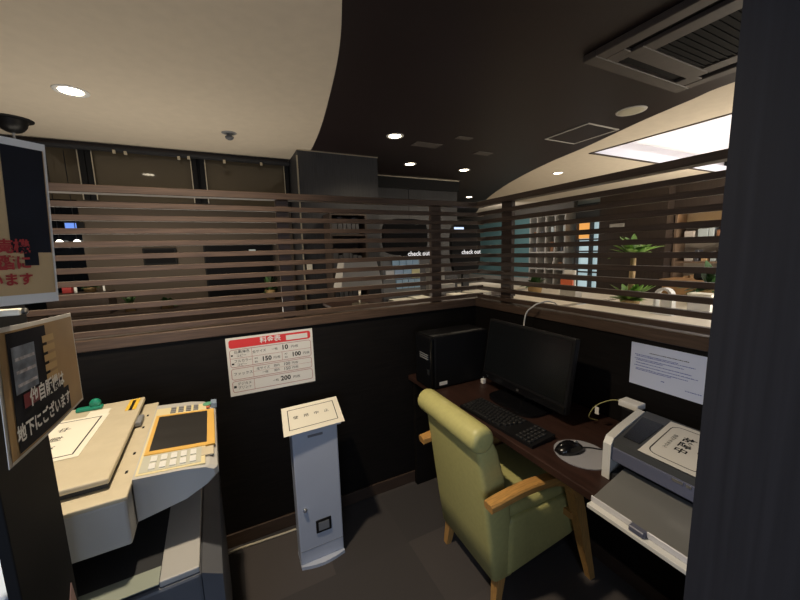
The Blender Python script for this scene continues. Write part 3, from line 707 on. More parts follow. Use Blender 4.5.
bm = B(); lay(bm, glyphs('故障中', 0.038, vertical=True, bold=0.0006), ss, 0.082, 0.145)
lay(bm, glyphs('使用できません', 0.0145, vertical=True), ss, 0.044, 0.140); lay(bm, glyphs('ご了承下さい', 0.0125, vertical=True), ss, 0.122, 0.165)
obj('lettering', bm, INK, q)

# ---- adapter, thin leads
t = thing('power_adapter', 'white power adapter block behind the printer against the right wall', 'adapter', (1.42, 0.77, 0.7305))
obj('block', bx(1.395, 1.445, 0.745, 0.80, 0.7305, 0.845, bev=0.006), BLACK, t)
bm = B(); box(bm, 1.392, 1.448, 0.735, 0.812, 0.846, 0.872, bev=0.005); obj('cap', bm, PAPER, t)
bm = B(); tube(bm, spline([(1.405, 0.90, 0.738), (1.35, 0.905, 0.765), (1.36, 0.885, 0.82), (1.40, 0.850, 0.850), (1.42, 0.815, 0.858)], 6), 0.002, 6)
o = thing('thin_lead', 'thin yellow green lead with a white tag on the desk behind the mouse pad', 'cable', (1.405, 0.90, 0.7305)); obj('wire', bm, mat('yellow_green_wire', (0.42, 0.40, 0.16), 0.5), o, smooth=True)
bm = B(); box(bm, 1.352, 1.356, 0.865, 0.882, 0.790, 0.822, bev=0.001, seg=1); obj('paper_tag', bm, PAPER, o)
bm = B(); tube(bm, spline([(1.63, 1.27, 1.10), (1.575, 1.265, 1.185), (1.51, 1.262, 1.2135), (1.46, 1.272, 1.212), (1.43, 1.30, 1.19), (1.418, 1.34, 1.13), (1.41, 1.345, 0.95), (1.40, 1.34, 0.7365)], 6), 0.0038, 8)
tag(obj('network_cable', bm, PAPER, smooth=True), 'white cable looping over the right screen rail down behind the monitor', 'cable')
t = thing('plug_lead', 'small white plug and lead between tower computer and monitor', 'plug', (1.268, 1.50, 0.7305))
obj('plug', bx(1.258, 1.280, 1.490, 1.512, 0.7305, 0.758, bev=0.003), PAPER, t)
bm = B(); tube(bm, spline([(1.268, 1.50, 0.757), (1.272, 1.498, 0.80), (1.285, 1.494, 0.86)], 5), 0.002, 6); obj('lead', bm, PAPER, t, smooth=True)

# ---- copier (local coordinates, slightly turned)
t = thing('copier', 'beige office copier with a tilted touch panel standing at the left of the booth', 'copier', (-0.36, 1.28, 0.0), math.radians(2.0))
def K(x, y): return (x + 0.36, y - 1.28)
def kb(x0, x1, y0, y1, z0, z1, bev=0.0, seg=2):
    return bx(x0 + 0.36, x1 + 0.36, y0 - 1.28, y1 - 1.28, z0, z1, bev=bev, seg=seg)
obj('body', kb(-0.78, -0.135, 0.925, 1.57, 0.0, 0.700, 0.008), COPG, t, local=True)
bm = B(); loft(bm, [[(-0.135 + 0.36, 0.925 - 1.28, z0), (-0.135 + 0.36, 1.57 - 1.28, z0), (-0.090 + 0.36, 1.555 - 1.28, z1), (-0.090 + 0.36, 0.935 - 1.28, z1)] for z0, z1 in ((0.02, 0.03), (0.700, 0.665))])
obj('front_door', bm, COPG, t, local=True)
obj('output_tray', kb(-0.74, -0.225, 0.935, 1.50, 0.700, 0.712, 0.002), COPD, t, local=True)
obj('tray_edge', kb(-0.225, -0.139, 0.930, 1.55, 0.700, 0.716, 0.003), mat('copier_tray_edge', (0.40, 0.39, 0.37), 0.5), t, local=True)
obj('tray_lit_strip', kb(-0.74, -0.2255, 0.927, 0.985, 0.7123, 0.7145), COPGR, t, local=True)  # paler strip paints in the light falling on the near tray end
obj('inner_column', kb(-0.78, -0.62, 1.02, 1.57, 0.712, 0.80), COPD, t, local=True)
obj('rear_column', kb(-0.62, -0.30, 1.45, 1.57, 0.712, 0.80), COPD, t, local=True)
obj('scanner_unit', kb(-0.80, -0.275, 0.985, 1.60, 0.80, 0.920, 0.006), COPW, t, local=True)
bm = kb(-0.80, -0.272, 0.980, 1.605, 0.9205, 0.932, 0.003); obj('scanner_rim', bm, BEIGE, t, local=True)
lid = obj('lid', kb(-0.80, -0.314, 1.035, 1.61, 0.947, 0.962, 0.004), BEIGE, t, local=True)
bm = kb(-0.79, -0.320, 1.045, 1.60, 0.9325, 0.947); obj('lid_pad', bm, COPD, lid, local=True)  # pad coloured dark to put shade into the gap under the lid
obj('lid_handle', kb(-0.322, -0.298, 1.385, 1.455, 0.936, 0.952, 0.004), COPM, lid, local=True)
lsf = plane_surf((-0.372 + 0.36, 1.52 - 1.28, 0.9623), (0, -1, 0), (-1, 0, 0))
lsf = plane_surf((-0.405 + 0.36, 1.555 - 1.28, 0.9623), (1, 0, 0), (0, 1, 0))
bm = B(); patch(bm, lsf, 0.046, 0.078, -0.065, 0.045, 0.0008); yl = obj('yellow_label', bm, YELLOW, lid, local=True, label='yellow label with dark print')
bm = B(); random.seed(5)
v = -0.068
while v < 0.028:
    h = random.uniform(0.003, 0.006); patch(bm, lsf, 0.057, 0.067, v, v + h, 0.0014); v += h + 0.0015
obj('label_print', bm, INK, yl, local=True)
# control panel: slanted slab with curved underside
cp0, cp1 = 1.045 - 1.28, 1.555 - 1.28
bm = B(); rings = []
for y, ins in ((cp0, 0.010), (cp0 + 0.012, 0.0), (cp1 - 0.03, 0.0), (cp1, 0.02)):
    prof = [(0.088, 0.935), (0.20, 0.925), (0.262 - ins, 0.915), (0.282 - ins, 0.903), (0.284 - ins, 0.885), (0.262 - ins, 0.864), (0.20, 0.838), (0.088, 0.815)]
    rings.append([(x, y, z) for x, z in prof])
loft(bm, rings); cpn = obj('control_panel', bm, COPW, t, local=True)
def cps(u, v, off=0.0):
    """surface of the control panel: u along x from its back, v along y from its near end"""
    return Vector((0.092 + u, cp0 + v, 0.9346 - 0.0893 * u + off))
def csf(x0, x1, y0, y1, off0, off1):
    bm = B(); hexa(bm, [cps(x0, y0, off0), cps(x1, y0, off0), cps(x1, y1, off0), cps(x0, y1, off0), cps(x0, y0, off1), cps(x1, y0, off1), cps(x1, y1, off1), cps(x0, y1, off1)]); return bm
obj('panel_face', csf(0.0, 0.160, 0.012, 0.470, -0.003, 0.0012), BEIGE2, cpn, local=True)
bz = obj('screen_bezel', csf(0.006, 0.186, 0.115, 0.400, -0.002, 0.0035), AMBER, cpn, local=True, label='amber screen surround')
obj('touch_screen', csf(0.016, 0.164, 0.135, 0.385, 0.0, 0.0042), LCD, cpn, local=True, label='dark grey touch screen')
obj('key_field', csf(0.006, 0.150, 0.022, 0.112, -0.002, 0.002), mat('key_field_grey', (0.50, 0.50, 0.42), 0.5), cpn, local=True)
for i in range(5):
    for j in range(2):
        x = 0.026 + i * 0.024; y = 0.030 + j * 0.040
        obj('button', csf(x, x + 0.015, y, y + 0.030, 0.0, 0.005), WHITEP, cpn, local=True, label='pale grey function button')
for i in range(4):
    for j in range(3):
        x = 0.046 + i * 0.024; y = 0.412 + j * 0.018
        obj('button', csf(x, x + 0.016, y, y + 0.012, 0.0, 0.005), COPM, cpn, local=True, label='dark grey number button')
bm = B(); c0 = cps(0.165, 0.455, 0)
lathe(bm, [(0.017, 0.0), (0.017, 0.005), (0.012, 0.007)], tuple(c0), 18); obj('button', bm, mat('start_green', (0.12, 0.36, 0.22), 0.4), cpn, local=True, label='green start button')
obj('button', csf(0.160, 0.172, 0.418, 0.430, 0.0, 0.005), mat('stop_red', (0.62, 0.18, 0.10), 0.4), cpn, local=True, label='red stop button')
obj('indicator_lamp', csf(0.176, 0.196, 0.440, 0.485, -0.01, 0.008), mat('blue_grey_lens', (0.25, 0.32, 0.42), 0.25), cpn, local=True, label='blue grey indicator block')
obj('latch', csf(0.150, 0.182, 0.055, 0.105, -0.002, 0.0025), BEIGE, cpn, local=True)
bm = B()
for (x, y) in ((-0.292, 1.10), (-0.290, 1.20), (-0.293, 1.38), (-0.293, 1.48)):
    X, Y = K(x, y); box(bm, X - 0.003, X + 0.003, Y - 0.006, Y + 0.006, 0.9318, 0.9335)
obj('scale_marks', bm, INK, t, local=True)
# sheet on the copier lid
ss = plane_surf((-0.410, 1.200, 0.9636), (0.0, 1, 0), (-1, 0.0, 0))
q = paper_thing('out_of_order_sheet', 'white out of order sheet with a black border lying on the copier lid', 'paper sheet', ss, 0.30, 0.212, PAPERC)
bm = B(); frame(bm, ss, 0.018, 0.282, 0.016, 0.196, 0.004); obj('black_border', bm, INK, q)
bm = B()
for i, ch in enumerate('故障中'): lay(bm, glyphs(ch, 0.034), ss, 0.085 + i * 0.065, 0.092, rot=-0.0)
obj('lettering', bm, INK, q)
t = thing('sticky_tape_dispenser', 'small green plastic tape dispenser at the back of the copier lid', 'tape dispenser', (-0.485, 1.575, 0.9625))
bm = B(); box(bm, -0.52, -0.445, 1.555, 1.58, 0.9625, 0.975, bev=0.004); obj('base', bm, GREEN, t)
bm = B(); m4 = Matrix.Translation((-0.465, 1.5675, 0.985)) @ Matrix.Rotation(PI / 2, 4, 'X'); lathe(bm, [(0.014, -0.008), (0.016, -0.006), (0.016, 0.006), (0.014, 0.008)], (0, 0, 0), 16)
for v in bm.verts: v.co = m4 @ v.co
obj('reel', bm, GREEN, t, smooth=True)
o = obj('paper_slip', bx(-0.475, -0.415, 1.49, 1.545, 0.9623, 0.9640), PAPERC); o.location.z = 0.0
tag(o, 'small white paper slip beside the green dispenser on the copier lid', 'paper slip')

# ---- post with two curling posters
t = thing('sign_board', 'thin black upright sign board at the left edge carrying two curling posters', 'post', (-0.31, 0.71, 0.0))
obj('shaft', bx(-0.319, -0.305, 0.640, 0.795, 0.02, 1.60, bev=0.002), BLACKM, t)
obj('foot_plate', bx(-0.345, -0.22, 0.62, 0.815, 0.0, 0.02, bev=0.003), BLACKM, t)
def bil(c00, c10, c11, c01, bulge=0.0, curl=0.0):
    c00, c10, c11, c01 = map(Vector, (c00, c10, c11, c01))
    N = (c10 - c00).cross(c01 - c00).normalized()
    def f(u, v, off=0.0):
        p = c00.lerp(c10, u).lerp(c01.lerp(c11, u), v)
        return p + N * (bulge * math.sin(PI * min(max(u, 0), 1)) + curl * (u ** 3) * (1 - v) + off)
    return f
# upper poster: lower left, lower right, upper right, upper left
U = bil((-0.400, 0.405, 1.452), (-0.2275, 0.690, 1.4405), (-0.2150, 0.690, 1.6640), (-0.400, 0.405, 1.645), -0.006)
t = thing('poster', 'upper poster on the black sign board, dark photograph over brown with red lettering', 'poster', (-0.30, 0.57, 1.45), group=None)
bm = B(); sheet(bm, U, 0, 1, 0, 1, 10, 8, 0.0008); obj('sheet', bm, PAPER, t)
bm = B(); patch(bm, U, 0.03, 0.988, 0.06, 0.955, 0.0010, 10, 8); obj('brown_ground', bm, SKIN_BR2, t)
bm = B(); patch(bm, U, 0.845, 0.984, 0.32, 0.955, 0.0016, 6, 6); patch(bm, U, 0.885, 0.935, 0.24, 0.32, 0.0016, 3, 2); obj('dark_picture', bm, PDARK, t)
def bow(f, ua, va):   # metres -> unit square
    return lambda x, y, off: f(x / ua, y / va, off)
Us = bow(U, 0.333, 0.205)
for txt, v, sz in (('自動販売機', 0.072, 0.0185), ('は他の階に', 0.052, 0.0185), ('ございます', 0.031, 0.0165)):
    bm = B(); lay(bm, glyphs(txt, sz, 'RIGHT', 0.0006), Us, 0.302, v, 0.0024); obj('lettering', bm, REDT, t)
# lower poster
Lw = bil((-0.2660, 0.585, 1.240), (-0.2720, 0.850, 1.233), (-0.2577, 0.820, 1.406), (-0.2640, 0.600, 1.418), 0.004, 0.003)
t = thing('poster', 'lower poster on the black sign board, vending machine photograph with white lettering', 'poster', (-0.27, 0.72, 1.23))
bm = B(); sheet(bm, Lw, 0, 1, 0, 1, 10, 8, 0.0008); obj('sheet', bm, PAPER, t)
bm = B(); patch(bm, Lw, 0.02, 0.975, 0.03, 0.965, 0.0010, 10, 8); obj('brown_ground', bm, SKIN_BR, t)
bm = B(); patch(bm, Lw, 0.085, 0.50, 0.30, 0.95, 0.0016, 6, 6); patch(bm, Lw, 0.085, 0.74, 0.05, 0.30, 0.0016, 6, 4); patch(bm, Lw, 0.50, 0.66, 0.30, 0.42, 0.0016, 3, 3); obj('dark_picture', bm, PDARK, t)
bm = B(); patch(bm, Lw, 0.11, 0.34, 0.48, 0.84, 0.0022, 3, 4); obj('machine_window', bm, PMID, t)
bm = B()
for k in range(3): patch(bm, Lw, 0.13, 0.325, 0.53 + k * 0.10, 0.555 + k * 0.10, 0.0028, 3, 1)
obj('bottle_rows', bm, mat('bottle_print', (0.40, 0.40, 0.46), 0.5, noise=0.5, nscale=120), t)
bm = B(); patch(bm, Lw, 0.17, 0.33, 0.35, 0.46, 0.0022, 3, 2); obj('red_patch', bm, mat('poster_red', (0.20, 0.02, 0.03), 0.5), t)
bm = B()
for k in range(5): patch(bm, Lw, 0.44, 0.60, 0.46 + k * 0.085, 0.52 + k * 0.085, 0.0022, 2, 1)
obj('shelf_picture', bm, mat('poster_tan', (0.50, 0.34, 0.15), 0.5), t)
Ls = bow(Lw, 0.30, 0.185)
bm = B(); lay(bm, glyphs('他自販機は', 0.028, 'CENTER', 0.0008, sx=0.95), Ls, 0.132, 0.074, 0.0032); lay(bm, glyphs('地下にございます', 0.026, 'CENTER', 0.0008, sx=0.95), Ls, 0.118, 0.034, 0.0032)
obj('lettering', bm, WHITEPR, t)
t = thing('poster_clip', 'small cream clip holding the lower poster to the black sign board', 'clip', (-0.29, 0.68, 1.425))
obj('clip_body', bx(-0.3045, -0.272, 0.690, 0.702, 1.423, 1.4325, bev=0.002), PAPERC, t)
bm = B(); m4 = Matrix.Translation((-0.2715, 0.696, 1.428)) @ Matrix.Rotation(PI / 2, 4, 'Y'); lathe(bm, [(0.004, 0), (0.005, 0.004), (0.003, 0.006)], (0, 0, 0), 10)
for v in bm.verts: v.co = m4 @ v.co
obj('pin', bm, SILVER, t)
# little card low on the post and an added case at its left, coloured pale blue for a cool glow
bm = B(); loft(bm, [[(xx, 0.775, 0.915), (xx, 0.735, 0.85), (xx, 0.745, 0.79), (xx, 0.792, 0.81)] for xx in (-0.3045, -0.3030)])
o = obj('small_card', bm, mat('pink_card', (0.40, 0.26, 0.24), 0.7)); tag(o, 'small pinkish card low on the black sign board', 'card')
t = thing('glow_case', 'added case, pale blue in place of a cool glow, left of the black sign board', 'case', (-0.68, 0.83, 0.0))
obj('body', bx(-0.85, -0.36, 0.72, 0.88, 0.0, 0.95, bev=0.006), BLUEPALE, t)
obj('lid', bx(-0.86, -0.355, 0.71, 0.885, 0.95, 0.975, bev=0.006), BLUEPALE, t)

#BACKGROUND
# ================================================================== BEYOND THE SCREENS
# ---- window front at y = 4.05, left
WY = 4.05
def window(n, x0, x1, m):
    o = struct('window_%d' % n, bx(x0, x1, WY, WY + 0.02, 2.02, 2.455), GLASSB)
    low = obj('lower_pane', bx(x0, x1 - (0.058 if n == 1 else 0), WY - 0.002, WY + 0.02, 0.92, 2.02), m, o); low['kind'] = 'structure'
    bm = B()
    for a in (x0 - 0.045, x1):
        box(bm, a, a + 0.045, WY - 0.03, WY + 0.05, 2.02, 2.455)
    box(bm, x0, x1, WY - 0.03, WY + 0.05, 0.88, 0.92); f = obj('window_frame', bm, BLACKM, o); f['kind'] = 'structure'
    bm = B()
    for a in (x0 - 0.004, x1 - 0.004): box(bm, a, a + 0.008, WY - 0.036, WY - 0.0305, 2.02, 2.44)
    f = obj('metal_edge', bm, STEEL, o); f['kind'] = 'structure'
window(1, -1.86, -1.052, NIGHT); window(2, -0.956, -0.212, BROWNW); window(3, -0.092, 0.652, BROWNW); window(4, -2.80, -1.96, NIGHT)
struct('wall_window', bx(-3.2, 0.70, WY, WY + 0.1, 0.0, 0.90), BROWNW)
struct('trim_1', bx(-3.2, 0.70, WY - 0.05, WY + 0.1, 2.455, 2.4995), DBROWN)
bm = B(); box(bm, -3.2, 0.70, WY - 0.10, WY - 0.05, 2.435, 2.460); o = struct('trim_2', bm, COPD)
bm = B(); box(bm, -0.212, -0.092, WY - 0.001, WY + 0.05, 0.9, 2.02); box(bm, -1.110, -0.956, WY - 0.001, WY + 0.05, 0.9, 2.02); box(bm, 0.652, 0.70, WY - 0.001, WY + 0.05, 0.9, 2.455); struct('trim_3', bm, BROWNW)
struct('trim_9', bx(-0.167, -0.137, WY + 0.0, WY + 0.04, 2.02, 2.455), BLACKM)
for x, zz in ((-0.78, 2.43), (-0.70, 2.427), (-0.30, 2.42), (-0.22, 2.43), (0.08, 2.42), (0.42, 2.425)):
    o = obj('curtain_hook', bx(x - 0.012, x + 0.012, WY - 0.115, WY - 0.1005, zz - 0.02, zz + 0.012, bev=0.003), STEEL); tag(o, 'small metal hook on the dark rail along the top of the windows', 'hook', 'hooks on the window rail')
# black framed panels seen against the brown glass
for x0, x1, z0, z1, lab in ((-0.685, -0.414, 1.435, 1.592, 'small black rectangular screen on the brown window front'), (-0.183, 0.475, 1.00, 1.612, 'large black rectangular screen on the brown window front, left of the screen post')):
    t = thing('wall_monitor', lab, 'screen', ((x0 + x1) / 2, WY - 0.02, z0))
    obj('frame', bx(x0, x1, WY - 0.030, WY - 0.001, z0, z1, bev=0.004), BLACKM, t)
    obj('glass', bx(x0 + 0.015, x1 - 0.015, WY - 0.0335, WY - 0.0305, z0 + 0.015, z1 - 0.015), mat('dull_black_glass', (0.005, 0.005, 0.006), 0.5, spec=0.1), t)
o = obj('pale_blue_rectangle', bx(0.235, 0.30, WY - 0.045, WY - 0.036, 1.535, 1.56), mat('pale_blue_face', (0.45, 0.55, 0.6), 0.6)); tag(o, 'small pale blue rectangle on the large black screen', 'card')  # thin pale blue box on the screen front
# passage ledge with things along it
struct('trim_4', bx(-3.2, 0.70, WY - 0.35, WY - 0.05, 1.00, 1.03), DBROWN)
struct('wall_ledge', bx(-3.2, 0.70, WY - 0.33, WY - 0.06, 0.0, 0.9995), DBROWN)
def bush(x, y, z, r, h, label, m=LEAFD, n=26, seed=1, pot=True, group=None, name='potted_plant'):
    t = thing(name, label, 'plant', (x, y, z), group=group); rng = random.Random(seed)
    zt = z
    if pot:
        bm = B(); lathe(bm, [(r * 0.34, 0.0), (r * 0.42, h * 0.26), (r * 0.46, h * 0.28), (r * 0.40, h * 0.285)], (x, y, z), 16); obj('pot', bm, TERRA, t, smooth=True); zt = z + h * 0.25
    bm = B()
    for k in range(n):
        a = rng.uniform(0, 2 * PI); el = rng.uniform(0.15, 1.35); ln = rng.uniform(0.6, 1.0)
        d = Vector((math.cos(a) * math.cos(el) * r, math.sin(a) * math.cos(el) * r, math.sin(el) * (h - (zt - z)))) * ln
        leaf(bm, Vector((x, y, zt)), d, r * 0.16, droop=r * 0.35)
    obj('foliage', bm, m, t, smooth=True); return t
def leaf(bm, p, d, w, droop=0.05, n=5):
    side = d.cross(Vector((0, 0, 1)))
    side = side.normalized() if side.length > 1e-5 else Vector((1, 0, 0))
    L = []; R = []; C = []
    for i in range(n + 1):
        u = i / n; q = p + d * u - Vector((0, 0, droop * u * u)); ww = w * math.sin(PI * (0.08 + 0.90 * u)) ** 0.8
        L.append(bm.verts.new(q - side * ww)); R.append(bm.verts.new(q + side * ww)); C.append(bm.verts.new(q + Vector((0, 0, -ww * 0.35))))
    for i in range(n):
        bm.faces.new((L[i], C[i], C[i + 1], L[i + 1])); bm.faces.new((C[i], R[i], R[i + 1], C[i + 1]))
bush(-1.06, 3.86, 1.2255, 0.11, 0.13, 'green potted plant on the dark window ledge, left of the others', LEAFD, seed=2)
bush(-0.80, 3.86, 1.03, 0.11, 0.20, 'dark potted plant on the window ledge under the small black screen', LEAFD, seed=3)
bush(-0.52, 3.86, 1.03, 0.14, 0.17, 'low dark plant on the window ledge right of the small black screen', LEAFD, seed=4)
bush(0.40, 3.86, 1.03, 0.12, 0.36, 'tall dark plant on the window ledge before the large black screen', LEAFD, seed=5)
o = obj('planter_box', bx(-1.32, -0.92, 3.76, 3.98, 1.0305, 1.225, bev=0.004), DBROWN); tag(o, 'dark box on the window ledge carrying the red box and a plant', 'box')
o = obj('red_box', bx(-1.235, -1.175, 3.83, 3.90, 1.2255, 1.30, bev=0.005), mat('red_box', (0.42, 0.05, 0.05), 0.5)); tag(o, 'red box on the window ledge before the dark night window', 'box')
t = thing('display_sign', 'small blue lit sign hung in the dark night window', 'sign', (-1.17, 4.02, 1.80))
obj('panel', bx(-1.215, -1.08, 4.02, 4.045, 1.765, 1.83, bev=0.003), BLACK, t); obj('lit_face', bx(-1.205, -1.13, 4.0165, 4.0195, 1.775, 1.82), mat('blue_glow', (0.05, 0.1, 0.3), 0.5, emit=(0.15, 0.30, 0.85), estr=0.5), t)
for x, lab in ((-1.245, 'left of two small glowing lamps in the dark night window'), (-1.13, 'right of two small glowing lamps in the dark night window')):
    t = thing('window_lamp', lab, 'lamp', (x, 3.98, 1.66))
    bm = B(); lathe(bm, [(0.008, -0.024), (0.024, -0.012), (0.026, 0.004), (0.012, 0.02)], (x, 3.98, 1.655), 14); obj('bulb', bm, mat('bulb_glow', (1, 1, 1), 0.5, emit=(0.95, 0.93, 0.82), estr=2.0), t, smooth=True)
    bm = B(); tube(bm, [(x, 3.98, 1.672), (x, 3.98, 2.41)], 0.003, 6); obj('cord', bm, BLACK, t)
o = obj('white_bottle', bx(-1.15, -1.13, 3.80, 3.82, 1.2255, 1.32, bev=0.006), WHITEP); tag(o, 'thin white bottle on the window ledge beside the red box', 'bottle')
o = obj('white_bottle', bx(-0.96, -0.945, 3.80, 3.815, 1.2255, 1.305, bev=0.005), WHITEP); tag(o, 'thin white bottle on the window ledge beside the green plant', 'bottle')
# ---- charcoal blocks
struct('wall_block_left', bx(0.715, 1.554, 3.57, 4.2, 0.0, 2.4995), LAMI_V)
struct('wall_block_right', bx(1.554, 3.20, 4.40, 4.9, 0.0, 2.4995), LAMI_V)
struct('soffit_shade_band', bx(1.554, 3.205, 4.36, 4.3995, 2.35, 2.4995), BLACKM)  # dark band put in for the soffit's shadow on the block
bm = B(); box(bm, 0.712, 1.557, 3.562, 3.569, 2.490, 2.4990); box(bm, 1.60, 3.208, 4.352, 4.3595, 2.490, 2.4990); struct('trim_6', bm, STEEL)
struct('trim_7', bx(2.37, 2.376, 4.396, 4.3995, 0.0, 2.35), BLACKM)
struct('trim_8', bx(0.700, 0.712, 3.55, 3.566, 0.0, 2.44), STEEL)
o = obj('light_switch', bx(0.735, 0.79, 3.556, 3.5695, 1.30, 1.42, bev=0.003), PAPERC); tag(o, 'cream light switch plate on the edge of the charcoal block', 'switch')
t = thing('shelf_cabinet', 'dark shelf cabinet with grey files before the charcoal block', 'cabinet', (1.11, 3.45, 0.0))
bm = B(); box(bm, 0.93, 0.95, 3.33, 3.565, 0, 1.86); box(bm, 1.29, 1.31, 3.33, 3.565, 0, 1.86); box(bm, 0.95, 1.29, 3.55, 3.565, 0, 1.86); box(bm, 0.93, 1.31, 3.33, 3.565, 1.86, 1.88)
obj('carcass', bm, DBROWN, t)
for k in range(5):
    obj('shelf', bx(0.95, 1.29, 3.335, 3.549, 0.30 + k * 0.34, 0.318 + k * 0.34), DBROWN, t)
rng = random.Random(4)
for k in range(2, 5):
    x = 0.955
    while x < 1.24:
        w = rng.uniform(0.03, 0.06); h = rng.uniform(0.12, 0.175)
        o = obj('file_box', bx(x, x + w, 3.36, 3.54, 0.3185 + k * 0.34, 0.3185 + k * 0.34 + h, bev=0.002), mat('file_grey%d' % (len(MATS) % 3), rng.choice([(0.10, 0.105, 0.11), (0.06, 0.06, 0.065), (0.16, 0.165, 0.17)]), 0.6))
        tag(o, 'grey file in the dark shelf cabinet before the charcoal block', 'file', 'files in the dark shelf cabinet'); x += w + 0.006
# ---- check-out counter
t = thing('service_counter', 'dark service counter behind the back screen with pale papers on it', 'counter', (1.65, 2.85, 0.0))
obj('front', bx(0.80, 2.55, 2.62, 3.10, 0.0, 1.020), DBROWN, t); obj('top', bx(0.77, 2.58, 2.57, 3.14, 1.020, 1.050, bev=0.004), DESK, t)
def checkout(pts, x0, x1, y, z0, z1, label, tx, tz):
    t = thing('check_out_sign', label, 'sign', ((x0 + x1) / 2, y, 1.0505))
    bm = B(); cx, cz = (x0 + x1) / 2, (z0 + z1) / 2; rx, rz = (x1 - x0) / 2, (z1 - z0) / 2
    ring = []
    for k in range(36):
        a = 2 * PI * k / 36; c, s = math.cos(a), math.sin(a)
        ring.append((cx + rx * math.copysign(abs(c) ** 0.55, c), cz + rz * math.copysign(abs(s) ** 0.55, s)))
    loft(bm, [[(a, y, b) for a, b in ring], [(a, y + 0.05, b) for a, b in ring]]); obj('board', bm, mat('sign_black', (0.005, 0.005, 0.006), 0.6, spec=0.08), t)
    bm = B(); box(bm, cx - 0.04, cx + 0.04, y + 0.01, y + 0.04, 1.06, z0 + 0.02); obj('stem', bm, BLACK, t)
    bm = B(); box(bm, cx - 0.12, cx + 0.12, y - 0.06, y + 0.12, 1.0505, 1.062, bev=0.003); obj('base', bm, BLACK, t)
    sf = plane_surf((tx, y - 0.0005, tz), (1, 0, 0), (0, 0, 1)); bm = B(); lay(bm, glyphs('check out', 0.062, bold=0.001), sf, 0, 0); obj('lettering', bm, mat('lit_white_print', (0.8, 0.8, 0.8), 0.5, emit=(0.9, 0.9, 0.95), estr=0.35), t)
    return t
checkout(None, 1.33, 1.80, 2.965, 1.46, 1.80, 'black rounded check out sign behind the back screen, left of the screen post', 1.70, 1.468)
t2 = checkout(None, 2.06, 2.42, 2.92, 1.24, 1.80, 'black rounded check out sign in the corner between the two screens', 2.30, 1.468)
bm = B(); box(bm, 2.085, 2.20, 2.913, 2.9195, 1.67, 1.72); obj('lit_screen', bm, mat('screen_glow', (0.3, 0.4, 0.6), 0.4, emit=(0.55, 0.68, 1.0), estr=0.7), t2)
bm = B(); box(bm, 2.085, 2.24, 2.913, 2.9195, 1.60, 1.615); obj('lit_bar', bm, mat('screen_glow_blue', (0.2, 0.25, 0.5), 0.4, emit=(0.35, 0.42, 0.9), estr=0.5), t2)
t = thing('desk_lamp', 'lamp with a pale grey tapered shade on the service counter', 'lamp', (1.0, 2.80, 1.0505))
bm = B(); loft(bm, [[(1.0 + sx * a, 2.80 + sy * a * 0.6, z) for sx, sy in ((-1, -1), (1, -1), (1, 1), (-1, 1))] for a, z in ((0.185, 1.205), (0.140, 1.430))]); obj('lamp_shade', bm, GREYB, t)
bm = B(); tube(bm, [(1.01, 2.80, 1.06), (1.01, 2.80, 1.21)], 0.008, 8); obj('stem', bm, STEEL, t)
bm = B(); lathe(bm, [(0.07, 0), (0.07, 0.012), (0.02, 0.02)], (1.01, 2.80, 1.0505), 18); obj('base', bm, STEEL, t)
t = thing('leaflet_rack', 'rack of pale blue, white and yellow cards on the service counter', 'rack', (1.44, 2.80, 1.0505))
obj('frame', bx(1.24, 1.62, 2.81, 2.86, 1.0505, 1.44, bev=0.003), COPM, t)
rng = random.Random(2)
cols = [(0.42, 0.64, 0.86), (0.85, 0.85, 0.84), (0.84, 0.80, 0.45), (0.48, 0.66, 0.90), (0.88, 0.88, 0.88)]
ci = 0
for k, (z, xa, xb) in enumerate(((1.375, 1.33, 1.60), (1.285, 1.26, 1.61), (1.195, 1.36, 1.61))):
    n = 4; w = (xb - xa) / n
    for i in range(n):
        c = cols[0] if k != 1 else cols[(i * 2 + 1) % 5]
        o = obj('card', bx(xa + i * w + 0.003, xa + (i + 1) * w - 0.003, 2.795, 2.8095, z - 0.035, z + 0.045), mat('card_%d_%d' % (k == 1, ci % 5 if k == 1 else 0), c, 0.6))
        tag(o, 'pale card in the leaflet rack on the service counter', 'card', 'cards in the leaflet rack'); ci += 1
for x0, x1, y, z1, lab in ((1.27, 1.45, 2.58, 1.078, 'pale open booklet on the service counter, left of the screen post'), (1.47, 1.62, 2.59, 1.085, 'cream paper stack on the service counter, just left of the screen post'),
                           (1.90, 2.06, 2.60, 1.075, 'white leaflet on the service counter right of the screen post'), (2.10, 2.30, 2.61, 1.085, 'cream paper stack on the service counter near the screen corner')):
    o = obj('paper_stack', bx(x0, x1, y, y + 0.2, 1.0505, z1, bev=0.002), PAPERC); tag(o, lab, 'paper', 'papers on the service counter')
o = obj('pale_box', bx(1.78, 2.05, 2.86, 2.92, 1.0505, 1.16, bev=0.003), GREYB); tag(o, 'pale grey box on the service counter between the check out signs', 'box')
o = obj('pale_box', bx(1.84, 2.02, 3.0, 3.08, 1.0505, 1.36, bev=0.003), GREYB); tag(o, 'tall pale grey box on the service counter beside the right check out sign', 'box')
